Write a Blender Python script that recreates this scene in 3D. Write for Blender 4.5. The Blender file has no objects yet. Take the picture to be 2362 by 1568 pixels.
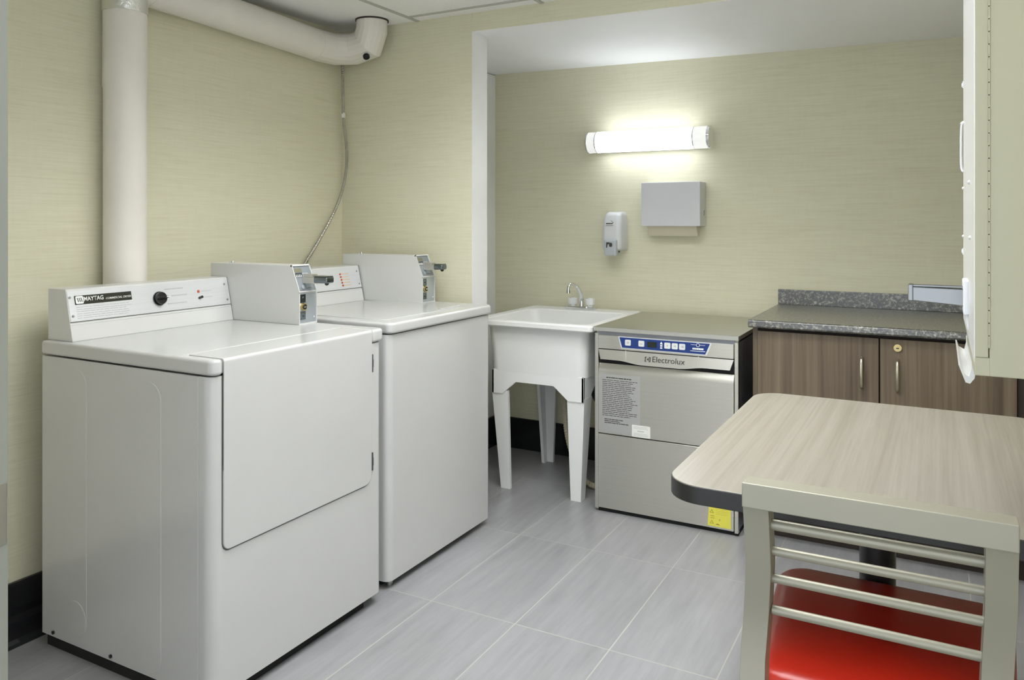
import bpy, bmesh, math, random
from mathutils import Matrix, Vector
random.seed(7)
S = bpy.context.scene
COL = S.collection
PI = math.pi

# ---------------------------------------------------------------- camera
cam_data = bpy.data.cameras.new('camera')
cam_data.sensor_fit = 'HORIZONTAL'
cam_data.sensor_width = 36.0
cam_data.lens = 1820.0 / 2362.0 * 36.0
cam_data.shift_y = -(784.0 - 508.5) / 2362.0
cam_data.clip_start = 0.02
cam = bpy.data.objects.new('camera', cam_data)
COL.objects.link(cam)
cam.location = (0, 0, 1.225)
cam.rotation_euler = (PI / 2, 0, math.radians(28.5))
S.camera = cam

# ---------------------------------------------------------------- light and exposure
world = bpy.data.worlds.new('world')
S.world = world
world.use_nodes = True
bg = world.node_tree.nodes['Background']
bg.inputs[0].default_value = (0.89, 0.96, 1.06, 1)
bg.inputs[1].default_value = 1.9
S.view_settings.view_transform = 'Standard'
S.view_settings.look = 'None'
S.view_settings.gamma = 1.0
S.view_settings.use_curve_mapping = False
S.view_settings.exposure = 0.18
ADDED_GLOW = 13.0      # radiance of the diffusers in the added, unseen ceiling lights
SCONCE = 5.6       # radiance of the wall lamp's diffuser

# ---------------------------------------------------------------- materials
def newmat(name):
    m = bpy.data.materials.new(name)
    m.use_nodes = True
    nt = m.node_tree
    return m, nt, nt.nodes['Principled BSDF']

def setp(b, **k):
    for key, v in k.items():
        key = {'col': 'Base Color', 'rough': 'Roughness', 'metal': 'Metallic', 'spec': 'Specular IOR Level',
               'coat': 'Coat Weight', 'coatr': 'Coat Roughness', 'emit': 'Emission Color', 'estr': 'Emission Strength',
               'trans': 'Transmission Weight', 'ior': 'IOR', 'aniso': 'Anisotropic'}[key]
        if isinstance(v, tuple) and len(v) == 3:
            v = v + (1,)
        b.inputs[key].default_value = v

def N(nt, typ, **props):
    n = nt.nodes.new(typ)
    for k, v in props.items():
        setattr(n, k, v)
    return n

def plug(nt, a, b):
    nt.links.new(a, b)

def math_node(nt, op, a, b=None):
    n = N(nt, 'ShaderNodeMath', operation=op)
    for i, v in enumerate((a, b)):
        if v is None:
            continue
        if isinstance(v, (int, float)):
            n.inputs[i].default_value = v
        else:
            plug(nt, v, n.inputs[i])
    return n.outputs[0]

def pos_noise(nt, scale, nscale=1.0, detail=3, rough=0.5, src=None):
    if src is None:
        src = N(nt, 'ShaderNodeNewGeometry').outputs['Position']
    mp = N(nt, 'ShaderNodeMapping')
    mp.inputs['Scale'].default_value = scale
    plug(nt, src, mp.inputs['Vector'])
    no = N(nt, 'ShaderNodeTexNoise')
    no.inputs['Scale'].default_value = nscale
    no.inputs['Detail'].default_value = detail
    no.inputs['Roughness'].default_value = rough
    plug(nt, mp.outputs[0], no.inputs['Vector'])
    return no.outputs['Fac']

def ramp(nt, fac, stops):
    r = N(nt, 'ShaderNodeValToRGB')
    e = r.color_ramp.elements
    while len(e) < len(stops):
        e.new(0.5)
    for el, (p, c) in zip(e, stops):
        el.position = p
        el.color = c + (1,)
    plug(nt, fac, r.inputs[0])
    return r.outputs[0]

def bump(nt, bsdf, height, strength, dist=0.001):
    b = N(nt, 'ShaderNodeBump')
    b.inputs['Strength'].default_value = strength
    b.inputs['Distance'].default_value = dist
    plug(nt, height, b.inputs['Height'])
    plug(nt, b.outputs[0], bsdf.inputs['Normal'])

def plain(name, col, rough=0.5, metal=0.0, mottle=0.03, **k):
    """one plain finish with a very slight procedural unevenness"""
    m, nt, b = newmat(name)
    setp(b, col=col, rough=rough, metal=metal, **k)
    if mottle:
        f = pos_noise(nt, (6, 6, 6), 1.0, 2)
        lo = tuple(c * (1 - mottle) for c in col)
        hi = tuple(min(1, c * (1 + mottle)) for c in col)
        plug(nt, ramp(nt, f, [(0.3, lo), (0.7, hi)]), b.inputs['Base Color'])
    return m

def mat_wallpaper():
    m, nt, b = newmat('grasscloth_wallpaper')
    f1 = pos_noise(nt, (5, 5, 190), 1.0, 4, 0.65)
    f2 = pos_noise(nt, (90, 90, 14), 1.0, 2)
    f3 = pos_noise(nt, (1.2, 1.2, 9), 1.0, 3)
    mix = math_node(nt, 'ADD', math_node(nt, 'MULTIPLY', f1, 0.7), math_node(nt, 'MULTIPLY', f2, 0.12))
    mix = math_node(nt, 'ADD', mix, math_node(nt, 'MULTIPLY', f3, 0.18))
    plug(nt, ramp(nt, mix, [(0.3, WALL_LO), (0.5, WALL_MID), (0.72, WALL_HI)]), b.inputs['Base Color'])
    setp(b, rough=0.62, spec=0.3)
    bump(nt, b, f1, 0.25, 0.001)
    return m
WALL_LO, WALL_MID, WALL_HI = (0.655, 0.62, 0.45), (0.72, 0.692, 0.517), (0.77, 0.747, 0.575)

def mat_floor():
    m, nt, b = newmat('grey_porcelain_tile')
    geo = N(nt, 'ShaderNodeNewGeometry').outputs['Position']
    sep = N(nt, 'ShaderNodeSeparateXYZ')
    plug(nt, geo, sep.inputs[0])
    TX, TY, X0, Y0 = 0.3055, 0.610, -1.4415, 2.721
    ux = math_node(nt, 'DIVIDE', math_node(nt, 'SUBTRACT', sep.outputs[0], X0), TX)
    uy = math_node(nt, 'DIVIDE', math_node(nt, 'SUBTRACT', sep.outputs[1], Y0), TY)
    def edge(u, size):
        fr = math_node(nt, 'FRACT', u)
        return math_node(nt, 'MULTIPLY', math_node(nt, 'MINIMUM', fr, math_node(nt, 'SUBTRACT', 1.0, fr)), size)
    d = math_node(nt, 'MINIMUM', edge(ux, TX), edge(uy, TY))
    grout = math_node(nt, 'LESS_THAN', d, 0.0018)
    cell = N(nt, 'ShaderNodeCombineXYZ')
    plug(nt, math_node(nt, 'FLOOR', ux), cell.inputs[0])
    plug(nt, math_node(nt, 'FLOOR', uy), cell.inputs[1])
    wn = N(nt, 'ShaderNodeTexWhiteNoise', noise_dimensions='2D')
    plug(nt, cell.outputs[0], wn.inputs['Vector'])
    off = N(nt, 'ShaderNodeVectorMath', operation='SCALE')
    plug(nt, wn.outputs['Color'], off.inputs[0])
    off.inputs['Scale'].default_value = 7.0
    add = N(nt, 'ShaderNodeVectorMath', operation='ADD')
    plug(nt, geo, add.inputs[0])
    plug(nt, off.outputs[0], add.inputs[1])
    f1 = pos_noise(nt, (38, 3.2, 1), 1.0, 5, 0.62, add.outputs[0])
    f2 = pos_noise(nt, (5, 2, 1), 1.0, 3, 0.5, add.outputs[0])
    f = math_node(nt, 'ADD', math_node(nt, 'MULTIPLY', f1, 0.62), math_node(nt, 'MULTIPLY', f2, 0.38))
    tile = ramp(nt, f, [(0.30, (0.225, 0.225, 0.228)), (0.52, (0.280, 0.280, 0.284)), (0.74, (0.335, 0.335, 0.342))])
    mx = N(nt, 'ShaderNodeMix', data_type='RGBA')
    plug(nt, grout, mx.inputs['Factor'])
    plug(nt, tile, mx.inputs[6])
    mx.inputs[7].default_value = (0.40, 0.39, 0.355, 1)
    plug(nt, mx.outputs[2], b.inputs['Base Color'])
    setp(b, spec=0.5)
    rg = math_node(nt, 'ADD', math_node(nt, 'MULTIPLY', f1, 0.12), 0.27)
    plug(nt, math_node(nt, 'ADD', rg, math_node(nt, 'MULTIPLY', grout, 0.3)), b.inputs['Roughness'])
    bump(nt, b, math_node(nt, 'SUBTRACT', math_node(nt, 'MULTIPLY', f1, 0.15), grout), 0.25, 0.0008)
    return m

def mat_grain(name, scale, stops, rough, spec=0.45, fine=0.35):
    m, nt, b = newmat(name)
    f1 = pos_noise(nt, tuple(s * 0.28 for s in scale), 1.0, 3, 0.5)
    f2 = pos_noise(nt, scale, 1.0, 4, 0.7)
    f = math_node(nt, 'ADD', math_node(nt, 'MULTIPLY', f1, 1 - fine), math_node(nt, 'MULTIPLY', f2, fine))
    plug(nt, ramp(nt, f, stops), b.inputs['Base Color'])
    setp(b, rough=rough, spec=spec)
    return m

def mat_speckle(name):
    m, nt, b = newmat(name)
    f1 = pos_noise(nt, (85, 85, 85), 1.0, 2, 0.6)
    f2 = pos_noise(nt, (210, 210, 210), 1.0, 2, 0.6)
    f = math_node(nt, 'ADD', math_node(nt, 'MULTIPLY', f1, 0.6), math_node(nt, 'MULTIPLY', f2, 0.4))
    plug(nt, ramp(nt, f, [(0.38, (0.012, 0.012, 0.010)), (0.50, (0.040, 0.040, 0.030)),
                          (0.56, (0.15, 0.145, 0.11)), (0.66, (0.40, 0.39, 0.32))]), b.inputs['Base Color'])
    setp(b, rough=0.45, spec=0.6, ior=1.5, coat=1.0, coatr=0.30)
    b.inputs['Coat IOR'].default_value = 1.8
    return m

def mat_steel(name, col, rough, scale, strength, tangent=(0, 0, 1)):
    m, nt, b = newmat(name)
    setp(b, col=col, rough=rough, metal=1.0, aniso=0.8)
    tv = N(nt, 'ShaderNodeCombineXYZ')
    for i in range(3):
        tv.inputs[i].default_value = tangent[i]
    plug(nt, tv.outputs[0], b.inputs['Tangent'])
    f = pos_noise(nt, scale, 1.0, 3, 0.6)
    plug(nt, ramp(nt, f, [(0.3, tuple(c * 0.96 for c in col)), (0.7, tuple(min(1, c * 1.03) for c in col))]), b.inputs['Base Color'])
    return m

def mat_emit(name, col, strength, base=(0.9, 0.9, 0.9)):
    m, nt, b = newmat(name)
    setp(b, col=base, rough=0.35, emit=col, estr=strength)
    return m

def mat_foil():
    m, nt, b = newmat('foil_tape')
    setp(b, col=(0.78, 0.79, 0.76), rough=0.3, metal=1.0)
    f = pos_noise(nt, (60, 60, 60), 1.0, 3, 0.6)
    bump(nt, b, f, 0.8, 0.004)
    return m

def mat_ceiling():
    m, nt, b = newmat('ceiling_tile')
    f = pos_noise(nt, (240, 240, 240), 1.0, 3, 0.7)
    plug(nt, ramp(nt, f, [(0.3, (0.86, 0.86, 0.84)), (0.6, (0.93, 0.93, 0.92))]), b.inputs['Base Color'])
    setp(b, rough=0.85, spec=0.2)
    bump(nt, b, f, 0.35, 0.001)
    return m

M = {}
M['louvre'] = plain('louvre_paint', (0.22, 0.22, 0.215), 0.35)
M['wall'] = mat_wallpaper()
M['floor'] = mat_floor()
M['ceiling'] = mat_ceiling()
M['paint'] = plain('white_wall_paint', (0.80, 0.80, 0.78), 0.55)
M['soffit'] = plain('bright_white_ceiling_paint', (0.92, 0.92, 0.92), 0.6, mottle=0.01)
M['grid'] = plain('ceiling_grid_paint', (0.50, 0.50, 0.46), 0.6)
M['base'] = plain('black_gloss_baseboard', (0.016, 0.016, 0.018), 0.14, spec=0.6)
M['enamel'] = plain('white_enamel', (0.54, 0.54, 0.524), 0.22, mottle=0.012, spec=0.5, coat=0.35, coatr=0.08)
M['console'] = plain('white_console_paint', (0.66, 0.66, 0.635), 0.3, mottle=0.012)
M['silverpanel'] = mat_steel('brushed_white_panel', (0.72, 0.73, 0.73), 0.36, (300, 3, 300), 0.05)
M['silverpanel'].node_tree.nodes['Principled BSDF'].inputs['Metallic'].default_value = 0.25
M['black'] = plain('black_plastic', (0.012, 0.012, 0.013), 0.3)
M['blackgap'] = plain('black_rubber', (0.008, 0.008, 0.008), 0.8, mottle=0)
M['gapgrey'] = plain('dark_gap_grey', (0.10, 0.10, 0.09), 0.8, mottle=0)  # grey that draws the door gap's shade; also on the console seams
M['nameplate'] = plain('black_nameplate', (0.02, 0.021, 0.012), 0.35, mottle=0)
M['whiteprint'] = plain('white_print', (0.85, 0.85, 0.82), 0.5, mottle=0)
M['greyprint'] = plain('grey_print', (0.50, 0.50, 0.51), 0.5, mottle=0)
M['darkprint'] = plain('dark_print', (0.055, 0.05, 0.04), 0.5, mottle=0)
M['red_led'] = plain('red_indicator', (0.55, 0.10, 0.04), 0.3, mottle=0)
M['orangeprint'] = plain('orange_print', (0.80, 0.50, 0.27), 0.5, mottle=0)
M['screw'] = plain('steel_screw', (0.42, 0.42, 0.41), 0.35, metal=1.0, mottle=0)
M['meter'] = plain('blue_grey_metal', (0.46, 0.50, 0.53), 0.38, metal=0.55)
M['meterdark'] = plain('dark_slot_metal', (0.10, 0.11, 0.12), 0.4, metal=0.6)
M['brass'] = plain('brass', (0.75, 0.60, 0.28), 0.25, metal=1.0, mottle=0)
M['chrome'] = plain('chrome', (0.82, 0.83, 0.84), 0.08, metal=1.0, mottle=0)
M['slidechrome'] = plain('slide_chrome', (0.24, 0.245, 0.24), 0.2, metal=1.0, mottle=0)
M['steelhandle'] = plain('satin_steel_handle', (0.66, 0.65, 0.60), 0.33, metal=1.0, mottle=0.02)
M['meterface'] = plain('grey_slot_face', (0.30, 0.33, 0.36), 0.38, metal=0.5)
M['darkchrome'] = plain('dark_chrome', (0.20, 0.23, 0.25), 0.18, metal=1.0, mottle=0)
M['slidemetal'] = plain('slide_nickel', (0.62, 0.60, 0.54), 0.35, metal=0.8, mottle=0)
M['brownlabel'] = plain('brown_label', (0.20, 0.19, 0.12), 0.6, mottle=0)
M['duct'] = plain('painted_duct', (0.79, 0.755, 0.685), 0.45)
M['foil'] = mat_foil()
M['conduit'] = plain('galvanised_conduit', (0.46, 0.45, 0.40), 0.35, metal=0.85)
M['sink'] = plain('white_sink_plastic', (0.84, 0.84, 0.815), 0.35, mottle=0.012)
M['clear'] = plain('clear_knob_acrylic', (0.86, 0.87, 0.87), 0.12, mottle=0, spec=0.8)
M['steel'] = mat_steel('brushed_stainless', (0.70, 0.69, 0.63), 0.28, (2, 2, 420), 0.10, (0.02, 0.03, 0.999))
M['steeltop'] = mat_steel('brushed_stainless_top', (0.62, 0.61, 0.55), 0.36, (2, 420, 2), 0.10, (0.6, 0.75, 0.1))
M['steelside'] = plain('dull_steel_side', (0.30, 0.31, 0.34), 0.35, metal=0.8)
M['blue'] = plain('blue_display_panel', (0.010, 0.038, 0.19), 0.25, mottle=0)
M['button'] = plain('pale_button', (0.72, 0.73, 0.70), 0.4, mottle=0)
M['display'] = plain('dark_display', (0.010, 0.018, 0.010), 0.15, mottle=0)
M['decal'] = plain('silver_decal', (0.60, 0.60, 0.58), 0.4, metal=0.8, mottle=0)
M['sticker'] = plain('white_sticker', (0.78, 0.78, 0.72), 0.5, mottle=0)
M['yellow'] = plain('yellow_sticker', (0.76, 0.70, 0.09), 0.5, mottle=0)
M['yellowink'] = plain('olive_ink', (0.36, 0.31, 0.03), 0.5, mottle=0)
M['cabwood'] = mat_grain('brown_grey_laminate', (120, 120, 2.2),
                         [(0.32, (0.078, 0.054, 0.033)), (0.50, (0.143, 0.107, 0.069)), (0.68, (0.215, 0.168, 0.113))], 0.45)
M['cabdark'] = plain('dark_cabinet_interior', (0.030, 0.020, 0.014), 0.6)
M['granite'] = mat_speckle('granite_laminate')
M['tablewood'] = mat_grain('pale_greige_laminate', (120, 2.2, 120),
                           [(0.30, (0.202, 0.183, 0.150)), (0.50, (0.242, 0.222, 0.187)), (0.72, (0.285, 0.264, 0.226))], 0.25, fine=0.5)
M['edge'] = plain('black_table_edge', (0.016, 0.016, 0.013), 0.35)
M['pedestal'] = plain('black_pedestal', (0.012, 0.013, 0.014), 0.35)
M['nickel'] = plain('satin_nickel', (0.58, 0.54, 0.43), 0.3, metal=1.0, mottle=0)
M['chairframe'] = plain('silver_chair_paint', (0.30, 0.287, 0.222), 0.38, metal=0.35)
M['vinyl'] = plain('red_vinyl', (0.42, 0.018, 0.007), 0.30, mottle=0.05, spec=0.5)
M['whiteplastic'] = plain('white_plastic', (0.72, 0.73, 0.74), 0.35, mottle=0.01)
M['dispenser'] = plain('white_metal_dispenser', (0.68, 0.69, 0.71), 0.35, mottle=0.01)
M['greyplastic'] = plain('translucent_grey_plastic', (0.50, 0.53, 0.56), 0.25, mottle=0)
M['paper'] = plain('beige_paper', (0.62, 0.575, 0.44), 0.8)
M['vend'] = plain('cream_machine_paint', (0.375, 0.36, 0.25), 0.36, mottle=0.01)
M['vendwhite'] = plain('white_machine_front', (0.60, 0.60, 0.575), 0.28, mottle=0.01)
M['hose'] = plain('beige_hose', (0.42, 0.38, 0.25), 0.5)
M['doorframe'] = plain('grey_door_frame_paint', (0.24, 0.245, 0.21), 0.3)
M['lampglow'] = mat_emit('glowing_diffuser', (0.90, 0.965, 1.06), SCONCE)
M['addedglow'] = mat_emit('added_light_diffuser', (0.97, 0.985, 1.0), ADDED_GLOW)
M['addedglow_small'] = mat_emit('added_small_light_diffuser', (0.97, 0.985, 1.0), ADDED_GLOW * 2.3)  # stronger glow of the small unseen light added for the alcove
M['acrylic'] = mat_emit('glowing_acrylic_end', (1.0, 1.0, 0.98), 0.42)

# ---------------------------------------------------------------- mesh helpers
class MB:
    """collects shapes into one mesh"""
    def __init__(self):
        self.bm = bmesh.new()
        self.smooth = False
    def _merge(self, t, Mx=None):
        if Mx is not None:
            t.transform(Mx)
        me = bpy.data.meshes.new('tmp')
        t.to_mesh(me)
        t.free()
        self.bm.from_mesh(me)
        bpy.data.meshes.remove(me)
        return self
    def box(self, x0, x1, y0, y1, z0, z1, bev=0.0, seg=2, Mx=None):
        t = bmesh.new()
        bmesh.ops.create_cube(t, size=1)
        t.transform(Matrix.Translation(((x0 + x1) / 2, (y0 + y1) / 2, (z0 + z1) / 2)) @
                    Matrix.Diagonal((abs(x1 - x0), abs(y1 - y0), abs(z1 - z0), 1)))
        if bev:
            bmesh.ops.bevel(t, geom=t.edges[:], offset=bev, segments=seg, profile=0.5, affect='EDGES')
        return self._merge(t, Mx)
    def prism(self, pts, a, b, axis='z', bev=0.0, seg=2, Mx=None):
        """polygon pts extruded from a to b; axis z: pts=(x,y); y: pts=(x,z); x: pts=(y,z)"""
        t = bmesh.new()
        def P(p, h):
            return {'z': (p[0], p[1], h), 'y': (p[0], h, p[1]), 'x': (h, p[0], p[1])}[axis]
        va = [t.verts.new(P(p, a)) for p in pts]
        vb = [t.verts.new(P(p, b)) for p in pts]
        n = len(pts)
        t.faces.new(va)
        t.faces.new(vb[::-1])
        for i in range(n):
            t.faces.new((va[i], vb[i], vb[(i + 1) % n], va[(i + 1) % n]))
        bmesh.ops.recalc_face_normals(t, faces=t.faces[:])
        if bev:
            ed = [e for e in t.edges if e.calc_face_angle(0) > 0.35]
            bmesh.ops.bevel(t, geom=ed, offset=bev, segments=seg, profile=0.5, affect='EDGES')
        return self._merge(t, Mx)
    def cyl(self, p0, p1, r0, r1=None, n=24, bev=0.0):
        r1 = r0 if r1 is None else r1
        p0, p1 = Vector(p0), Vector(p1)
        d = p1 - p0
        t = bmesh.new()
        bmesh.ops.create_cone(t, cap_ends=True, segments=n, radius1=r0, radius2=r1, depth=d.length)
        if bev:
            ed = [e for e in t.edges if e.calc_face_angle(0) > 0.8]
            bmesh.ops.bevel(t, geom=ed, offset=bev, segments=2, profile=0.5, affect='EDGES')
        q = Vector((0, 0, 1)).rotation_difference(d.normalized())
        return self._merge(t, Matrix.Translation((p0 + p1) / 2) @ q.to_matrix().to_4x4())
    def ball(self, c, r, sx=1, sy=1, sz=1, n=16):
        t = bmesh.new()
        bmesh.ops.create_uvsphere(t, u_segments=n, v_segments=n // 2, radius=r)
        return self._merge(t, Matrix.Translation(c) @ Matrix.Diagonal((sx, sy, sz, 1)))
    def tube(self, pts, r, n=16, cap=True):
        """swept round tube with mitred joints; r a number or one per point"""
        pts = [Vector(p) for p in pts]
        rs = r if isinstance(r, (list, tuple)) else [r] * len(pts)
        t = bmesh.new()
        rings = []
        d0 = (pts[1] - pts[0]).normalized()
        ref = Vector((0, 0, 1)) if abs(d0.z) < 0.9 else Vector((1, 0, 0))
        u = d0.cross(ref).normalized()
        for i, p in enumerate(pts):
            din = (p - pts[i - 1]).normalized() if i else d0
            dout = (pts[i + 1] - p).normalized() if i < len(pts) - 1 else din
            tan = (din + dout).normalized()
            u = (u - tan * u.dot(tan)).normalized()
            w = tan.cross(u)
            c = max(0.5, tan.dot(din))
            bn = (dout - din)
            k = bn.normalized() if bn.length > 1e-5 else None
            ring = []
            for j in range(n):
                a = 2 * PI * j / n
                off = (u * math.cos(a) + w * math.sin(a)) * rs[i]
                if k is not None:
                    kk = (k - tan * k.dot(tan))
                    if kk.length > 1e-6:
                        kk.normalize()
                        off += kk * off.dot(kk) * (1 / c - 1)
                ring.append(t.verts.new(p + off))
            rings.append(ring)
        for a, b in zip(rings, rings[1:]):
            for j in range(n):
                t.faces.new((a[j], a[(j + 1) % n], b[(j + 1) % n], b[j]))
        if cap:
            t.faces.new(rings[0][::-1])
            t.faces.new(rings[-1])
        bmesh.ops.recalc_face_normals(t, faces=t.faces[:])
        return self._merge(t)
    def sweep_rect(self, pts, w, h, side):
        """rectangular bar along pts; w along side, h across"""
        pts = [Vector(p) for p in pts]
        side = Vector(side).normalized()
        t = bmesh.new()
        rings = []
        for i, p in enumerate(pts):
            a = pts[max(0, i - 1)]
            b = pts[min(len(pts) - 1, i + 1)]
            tan = (b - a).normalized()
            nrm = tan.cross(side).normalized()
            rings.append([t.verts.new(p + side * sx * w / 2 + nrm * sy * h / 2)
                          for sx, sy in ((-1, -1), (1, -1), (1, 1), (-1, 1))])
        for a, b in zip(rings, rings[1:]):
            for j in range(4):
                t.faces.new((a[j], a[(j + 1) % 4], b[(j + 1) % 4], b[j]))
        t.faces.new(rings[0][::-1])
        t.faces.new(rings[-1])
        bmesh.ops.recalc_face_normals(t, faces=t.faces[:])
        ed = [e for e in t.edges if e.calc_face_angle(0) > 1.0]
        bmesh.ops.bevel(t, geom=ed, offset=0.0015, segments=2, profile=0.5, affect='EDGES')
        return self._merge(t)
    def loft(self, rings, cap0=True, cap1=True):
        """loft of rounded rectangles (x0,x1,y0,y1,r,z)"""
        t = bmesh.new()
        R = []
        for (x0, x1, y0, y1, r, z) in rings:
            R.append([t.verts.new((x, y, z)) for x, y in rrect(x0, x1, y0, y1, r)])
        n = len(R[0])
        for a, b in zip(R, R[1:]):
            for j in range(n):
                t.faces.new((a[j], a[(j + 1) % n], b[(j + 1) % n], b[j]))
        if cap0:
            t.faces.new(R[0][::-1])
        if cap1:
            t.faces.new(R[-1])
        bmesh.ops.recalc_face_normals(t, faces=t.faces[:])
        return self._merge(t)

def rrect(x0, x1, y0, y1, r, n=6):
    """rounded rectangle outline, counter-clockwise; r one number or four (x1y0, x1y1, x0y1, x0y0)"""
    rs = r if isinstance(r, (list, tuple)) else [r] * 4
    out = []
    for (cx, cy, sx, sy, a0), q in zip(((x1, y0, -1, 1, -90), (x1, y1, -1, -1, 0), (x0, y1, 1, -1, 90), (x0, y0, 1, 1, 180)), rs):
        q = max(q, 1e-5)
        for i in range(n + 1):
            a = math.radians(a0 + 90 * i / n)
            out.append((cx + sx * q + q * math.cos(a), cy + sy * q + q * math.sin(a)))
    return out

def frame(o, right, up):
    """matrix taking local (right, up, outward) to world"""
    r = Vector(right).normalized()
    u = Vector(up).normalized()
    n = r.cross(u)
    m = Matrix(((r.x, u.x, n.x, o[0]), (r.y, u.y, n.y, o[1]), (r.z, u.z, n.z, o[2]), (0, 0, 0, 1)))
    return m

def shade(me, angle=0.6):
    me.polygons.foreach_set('use_smooth', [True] * len(me.polygons))
    me.set_sharp_from_angle(angle=angle)

def tag(o, label, cat, group=None):
    o['label'] = label
    o['category'] = cat
    if group:
        o['group'] = group
    return o

def root_of(o):
    while o.parent:
        o = o.parent
    return o

def obj(name, mb, mat, parent=None, label=None, smooth=0.6, loc=None):
    bm = mb.bm
    base = Vector(loc) if loc is not None else (root_of(parent).location.copy() if parent else Vector((0, 0, 0)))
    bm.transform(Matrix.Translation(-base))
    me = bpy.data.meshes.new(name)
    bm.to_mesh(me)
    bm.free()
    me.materials.append(mat)
    if smooth:
        shade(me, smooth)
    o = bpy.data.objects.new(name, me)
    COL.objects.link(o)
    if smooth:
        w = o.modifiers.new('weighted_normals', 'WEIGHTED_NORMAL')
        w.keep_sharp = True
        w.weight = 80
    if parent:
        o.parent = parent
    elif loc is not None:
        o.location = base
    if label:
        o['label'] = label
    return o

def thing(name, label, cat, loc):
    o = bpy.data.objects.new(name, None)
    o.empty_display_size = 0.05
    COL.objects.link(o)
    o.location = loc
    return tag(o, label, cat)

def struct(name, mb, mat, smooth=0):
    o = obj(name, mb, mat, smooth=smooth)
    o['kind'] = 'structure'
    return o

def text(name, body, width, height, Mx, mat, parent, bold=0.0, shear=0.0, depth=0.0004, label=None, space=1.0):
    """lettering as a thin mesh, its lower left corner at the origin of Mx"""
    cu = bpy.data.curves.new('tmp_text', 'FONT')
    cu.body = body
    cu.size = 1.0
    cu.shear = shear
    cu.offset = bold
    cu.space_character = space
    cu.resolution_u = 3
    to = bpy.data.objects.new('tmp_text', cu)
    COL.objects.link(to)
    bpy.context.view_layer.update()
    dg = bpy.context.evaluated_depsgraph_get()
    me = bpy.data.meshes.new_from_object(to.evaluated_get(dg))
    bpy.data.objects.remove(to)
    bpy.data.curves.remove(cu)
    t = bmesh.new()
    t.from_mesh(me)
    bpy.data.meshes.remove(me)
    xs = [v.co.x for v in t.verts]
    ys = [v.co.y for v in t.verts]
    sx, sy = width / (max(xs) - min(xs)), height / (max(ys) - min(ys))
    t.transform(Matrix.Diagonal((sx, sy, 1, 1)) @ Matrix.Translation((-min(xs), -min(ys), 0)))
    ext = bmesh.ops.extrude_face_region(t, geom=t.faces[:])
    bmesh.ops.translate(t, verts=[v for v in ext['geom'] if isinstance(v, bmesh.types.BMVert)], vec=(0, 0, depth))
    mb = MB()
    mb._merge(t, Mx)
    return obj(name, mb, mat, parent, label, smooth=0)

def fine_print(mb, x0, x1, y0, y1, rows, Mx, th=0.4, h=0.0004, ragged=0.12):
    """rows of word-like dashes"""
    pitch = (y1 - y0) / rows
    for i in range(rows):
        y = y1 - pitch * (i + 0.5)
        x = x0
        end = x1 - random.random() * ragged * (x1 - x0)
        while x < end:
            w = min(end - x, (0.02 + 0.07 * random.random()) * (x1 - x0) * 2)
            mb.box(x, x + w, y - pitch * th / 2, y + pitch * th / 2, 0, h, Mx=Mx)
            x += w + 0.016 * (x1 - x0)

# ================================================================= THE ROOM
XL, YS, YB, XR, ZC = -2.415, 2.812, 3.75, 0.30, 2.09
XE = -1.715          # end of the section wall, left jamb of the alcove
XA = -2.14           # left wall of the alcove
struct('floor', MB().box(-3.6, 2.6, -1.0, YB + 0.12, -0.06, 0.0), M['floor'])
ceil = MB()        # slab with openings for the added recessed lights
for a in ((-3.6, 2.6, -1.0, 0.640), (-3.6, -0.780, 0.640, 0.915), (-0.200, 2.6, 0.640, 0.915), (-3.6, -1.380, 0.915, 2.480), (-1.380, -0.800, 0.915, 1.250), (-1.380, -0.800, 2.450, 2.480), (-0.800, -0.780, 0.915, 2.480), (-0.780, -0.200, 1.840, 2.135), (-0.200, 2.6, 0.915, 2.480), (-3.6, 2.6, 2.480, YS + 0.12)):
    ceil.box(*a, ZC, ZC + 0.02)
struct('ceiling', ceil, M['ceiling'])
struct('wall_left', MB().box(XL - 0.1, XL, 0.40, YS + 0.12, 0, ZC), M['wall'])
struct('wall_section', MB().box(XL - 0.1, XE - 0.0012, YS, YS + 0.118, 0, ZC), M['wall'])
# wall over the alcove opening, its underside following the gently falling soffit
def zs(x):
    return 2.012 - 0.0095 * (x - XE)
def zb(x):
    return 2.021 - 0.0175 * (x - XA)
struct('wall_header', MB().prism([(XE, zs(XE) + 0.001), (XR + 0.1, zs(XR + 0.1) + 0.001), (XR + 0.1, ZC), (XE, ZC)], YS, YS + 0.12, 'y'), M['wall'])
struct('trim_jamb', MB().box(XE - 0.0012, XE + 0.0008, YS - 0.0008, YS + 0.12, 0, zs(XE)), M['paint'])
ca = bmesh.new()
q = [(XA - 0.1, YS + 0.001, zs(XA - 0.1)), (XR + 0.1, YS + 0.001, zs(XR + 0.1)), (XR + 0.1, YB + 0.1, zb(XR + 0.1)), (XA - 0.1, YB + 0.1, zb(XA - 0.1))]
lo4 = [ca.verts.new(p) for p in q]
hi4 = [ca.verts.new((p[0], p[1], 2.07)) for p in q]
for i in range(4):
    ca.faces.new((lo4[i], lo4[(i + 1) % 4], hi4[(i + 1) % 4], hi4[i]))
ca.faces.new(lo4[::-1])
ca.faces.new(hi4)
bmesh.ops.recalc_face_normals(ca, faces=ca.faces[:])
struct('ceiling_alcove', MB()._merge(ca), M['soffit'])
struct('wall_alcove', MB().box(XA - 0.1, XA, YS + 0.118, YB + 0.1, 0, zs(XA)), M['paint'])
struct('wall_back', MB().box(XA, XR + 0.1, YB, YB + 0.1, 0, zs(XR) - 0.0 + 0.04), M['wall'])
struct('wall_right', MB().box(XR, XR + 0.1, 0.40, YB, 0, ZC), M['wall'])
struct('wall_front', MB().box(XL, -0.99, 0.40, 0.50, 0, ZC), M['soffit'])

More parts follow.
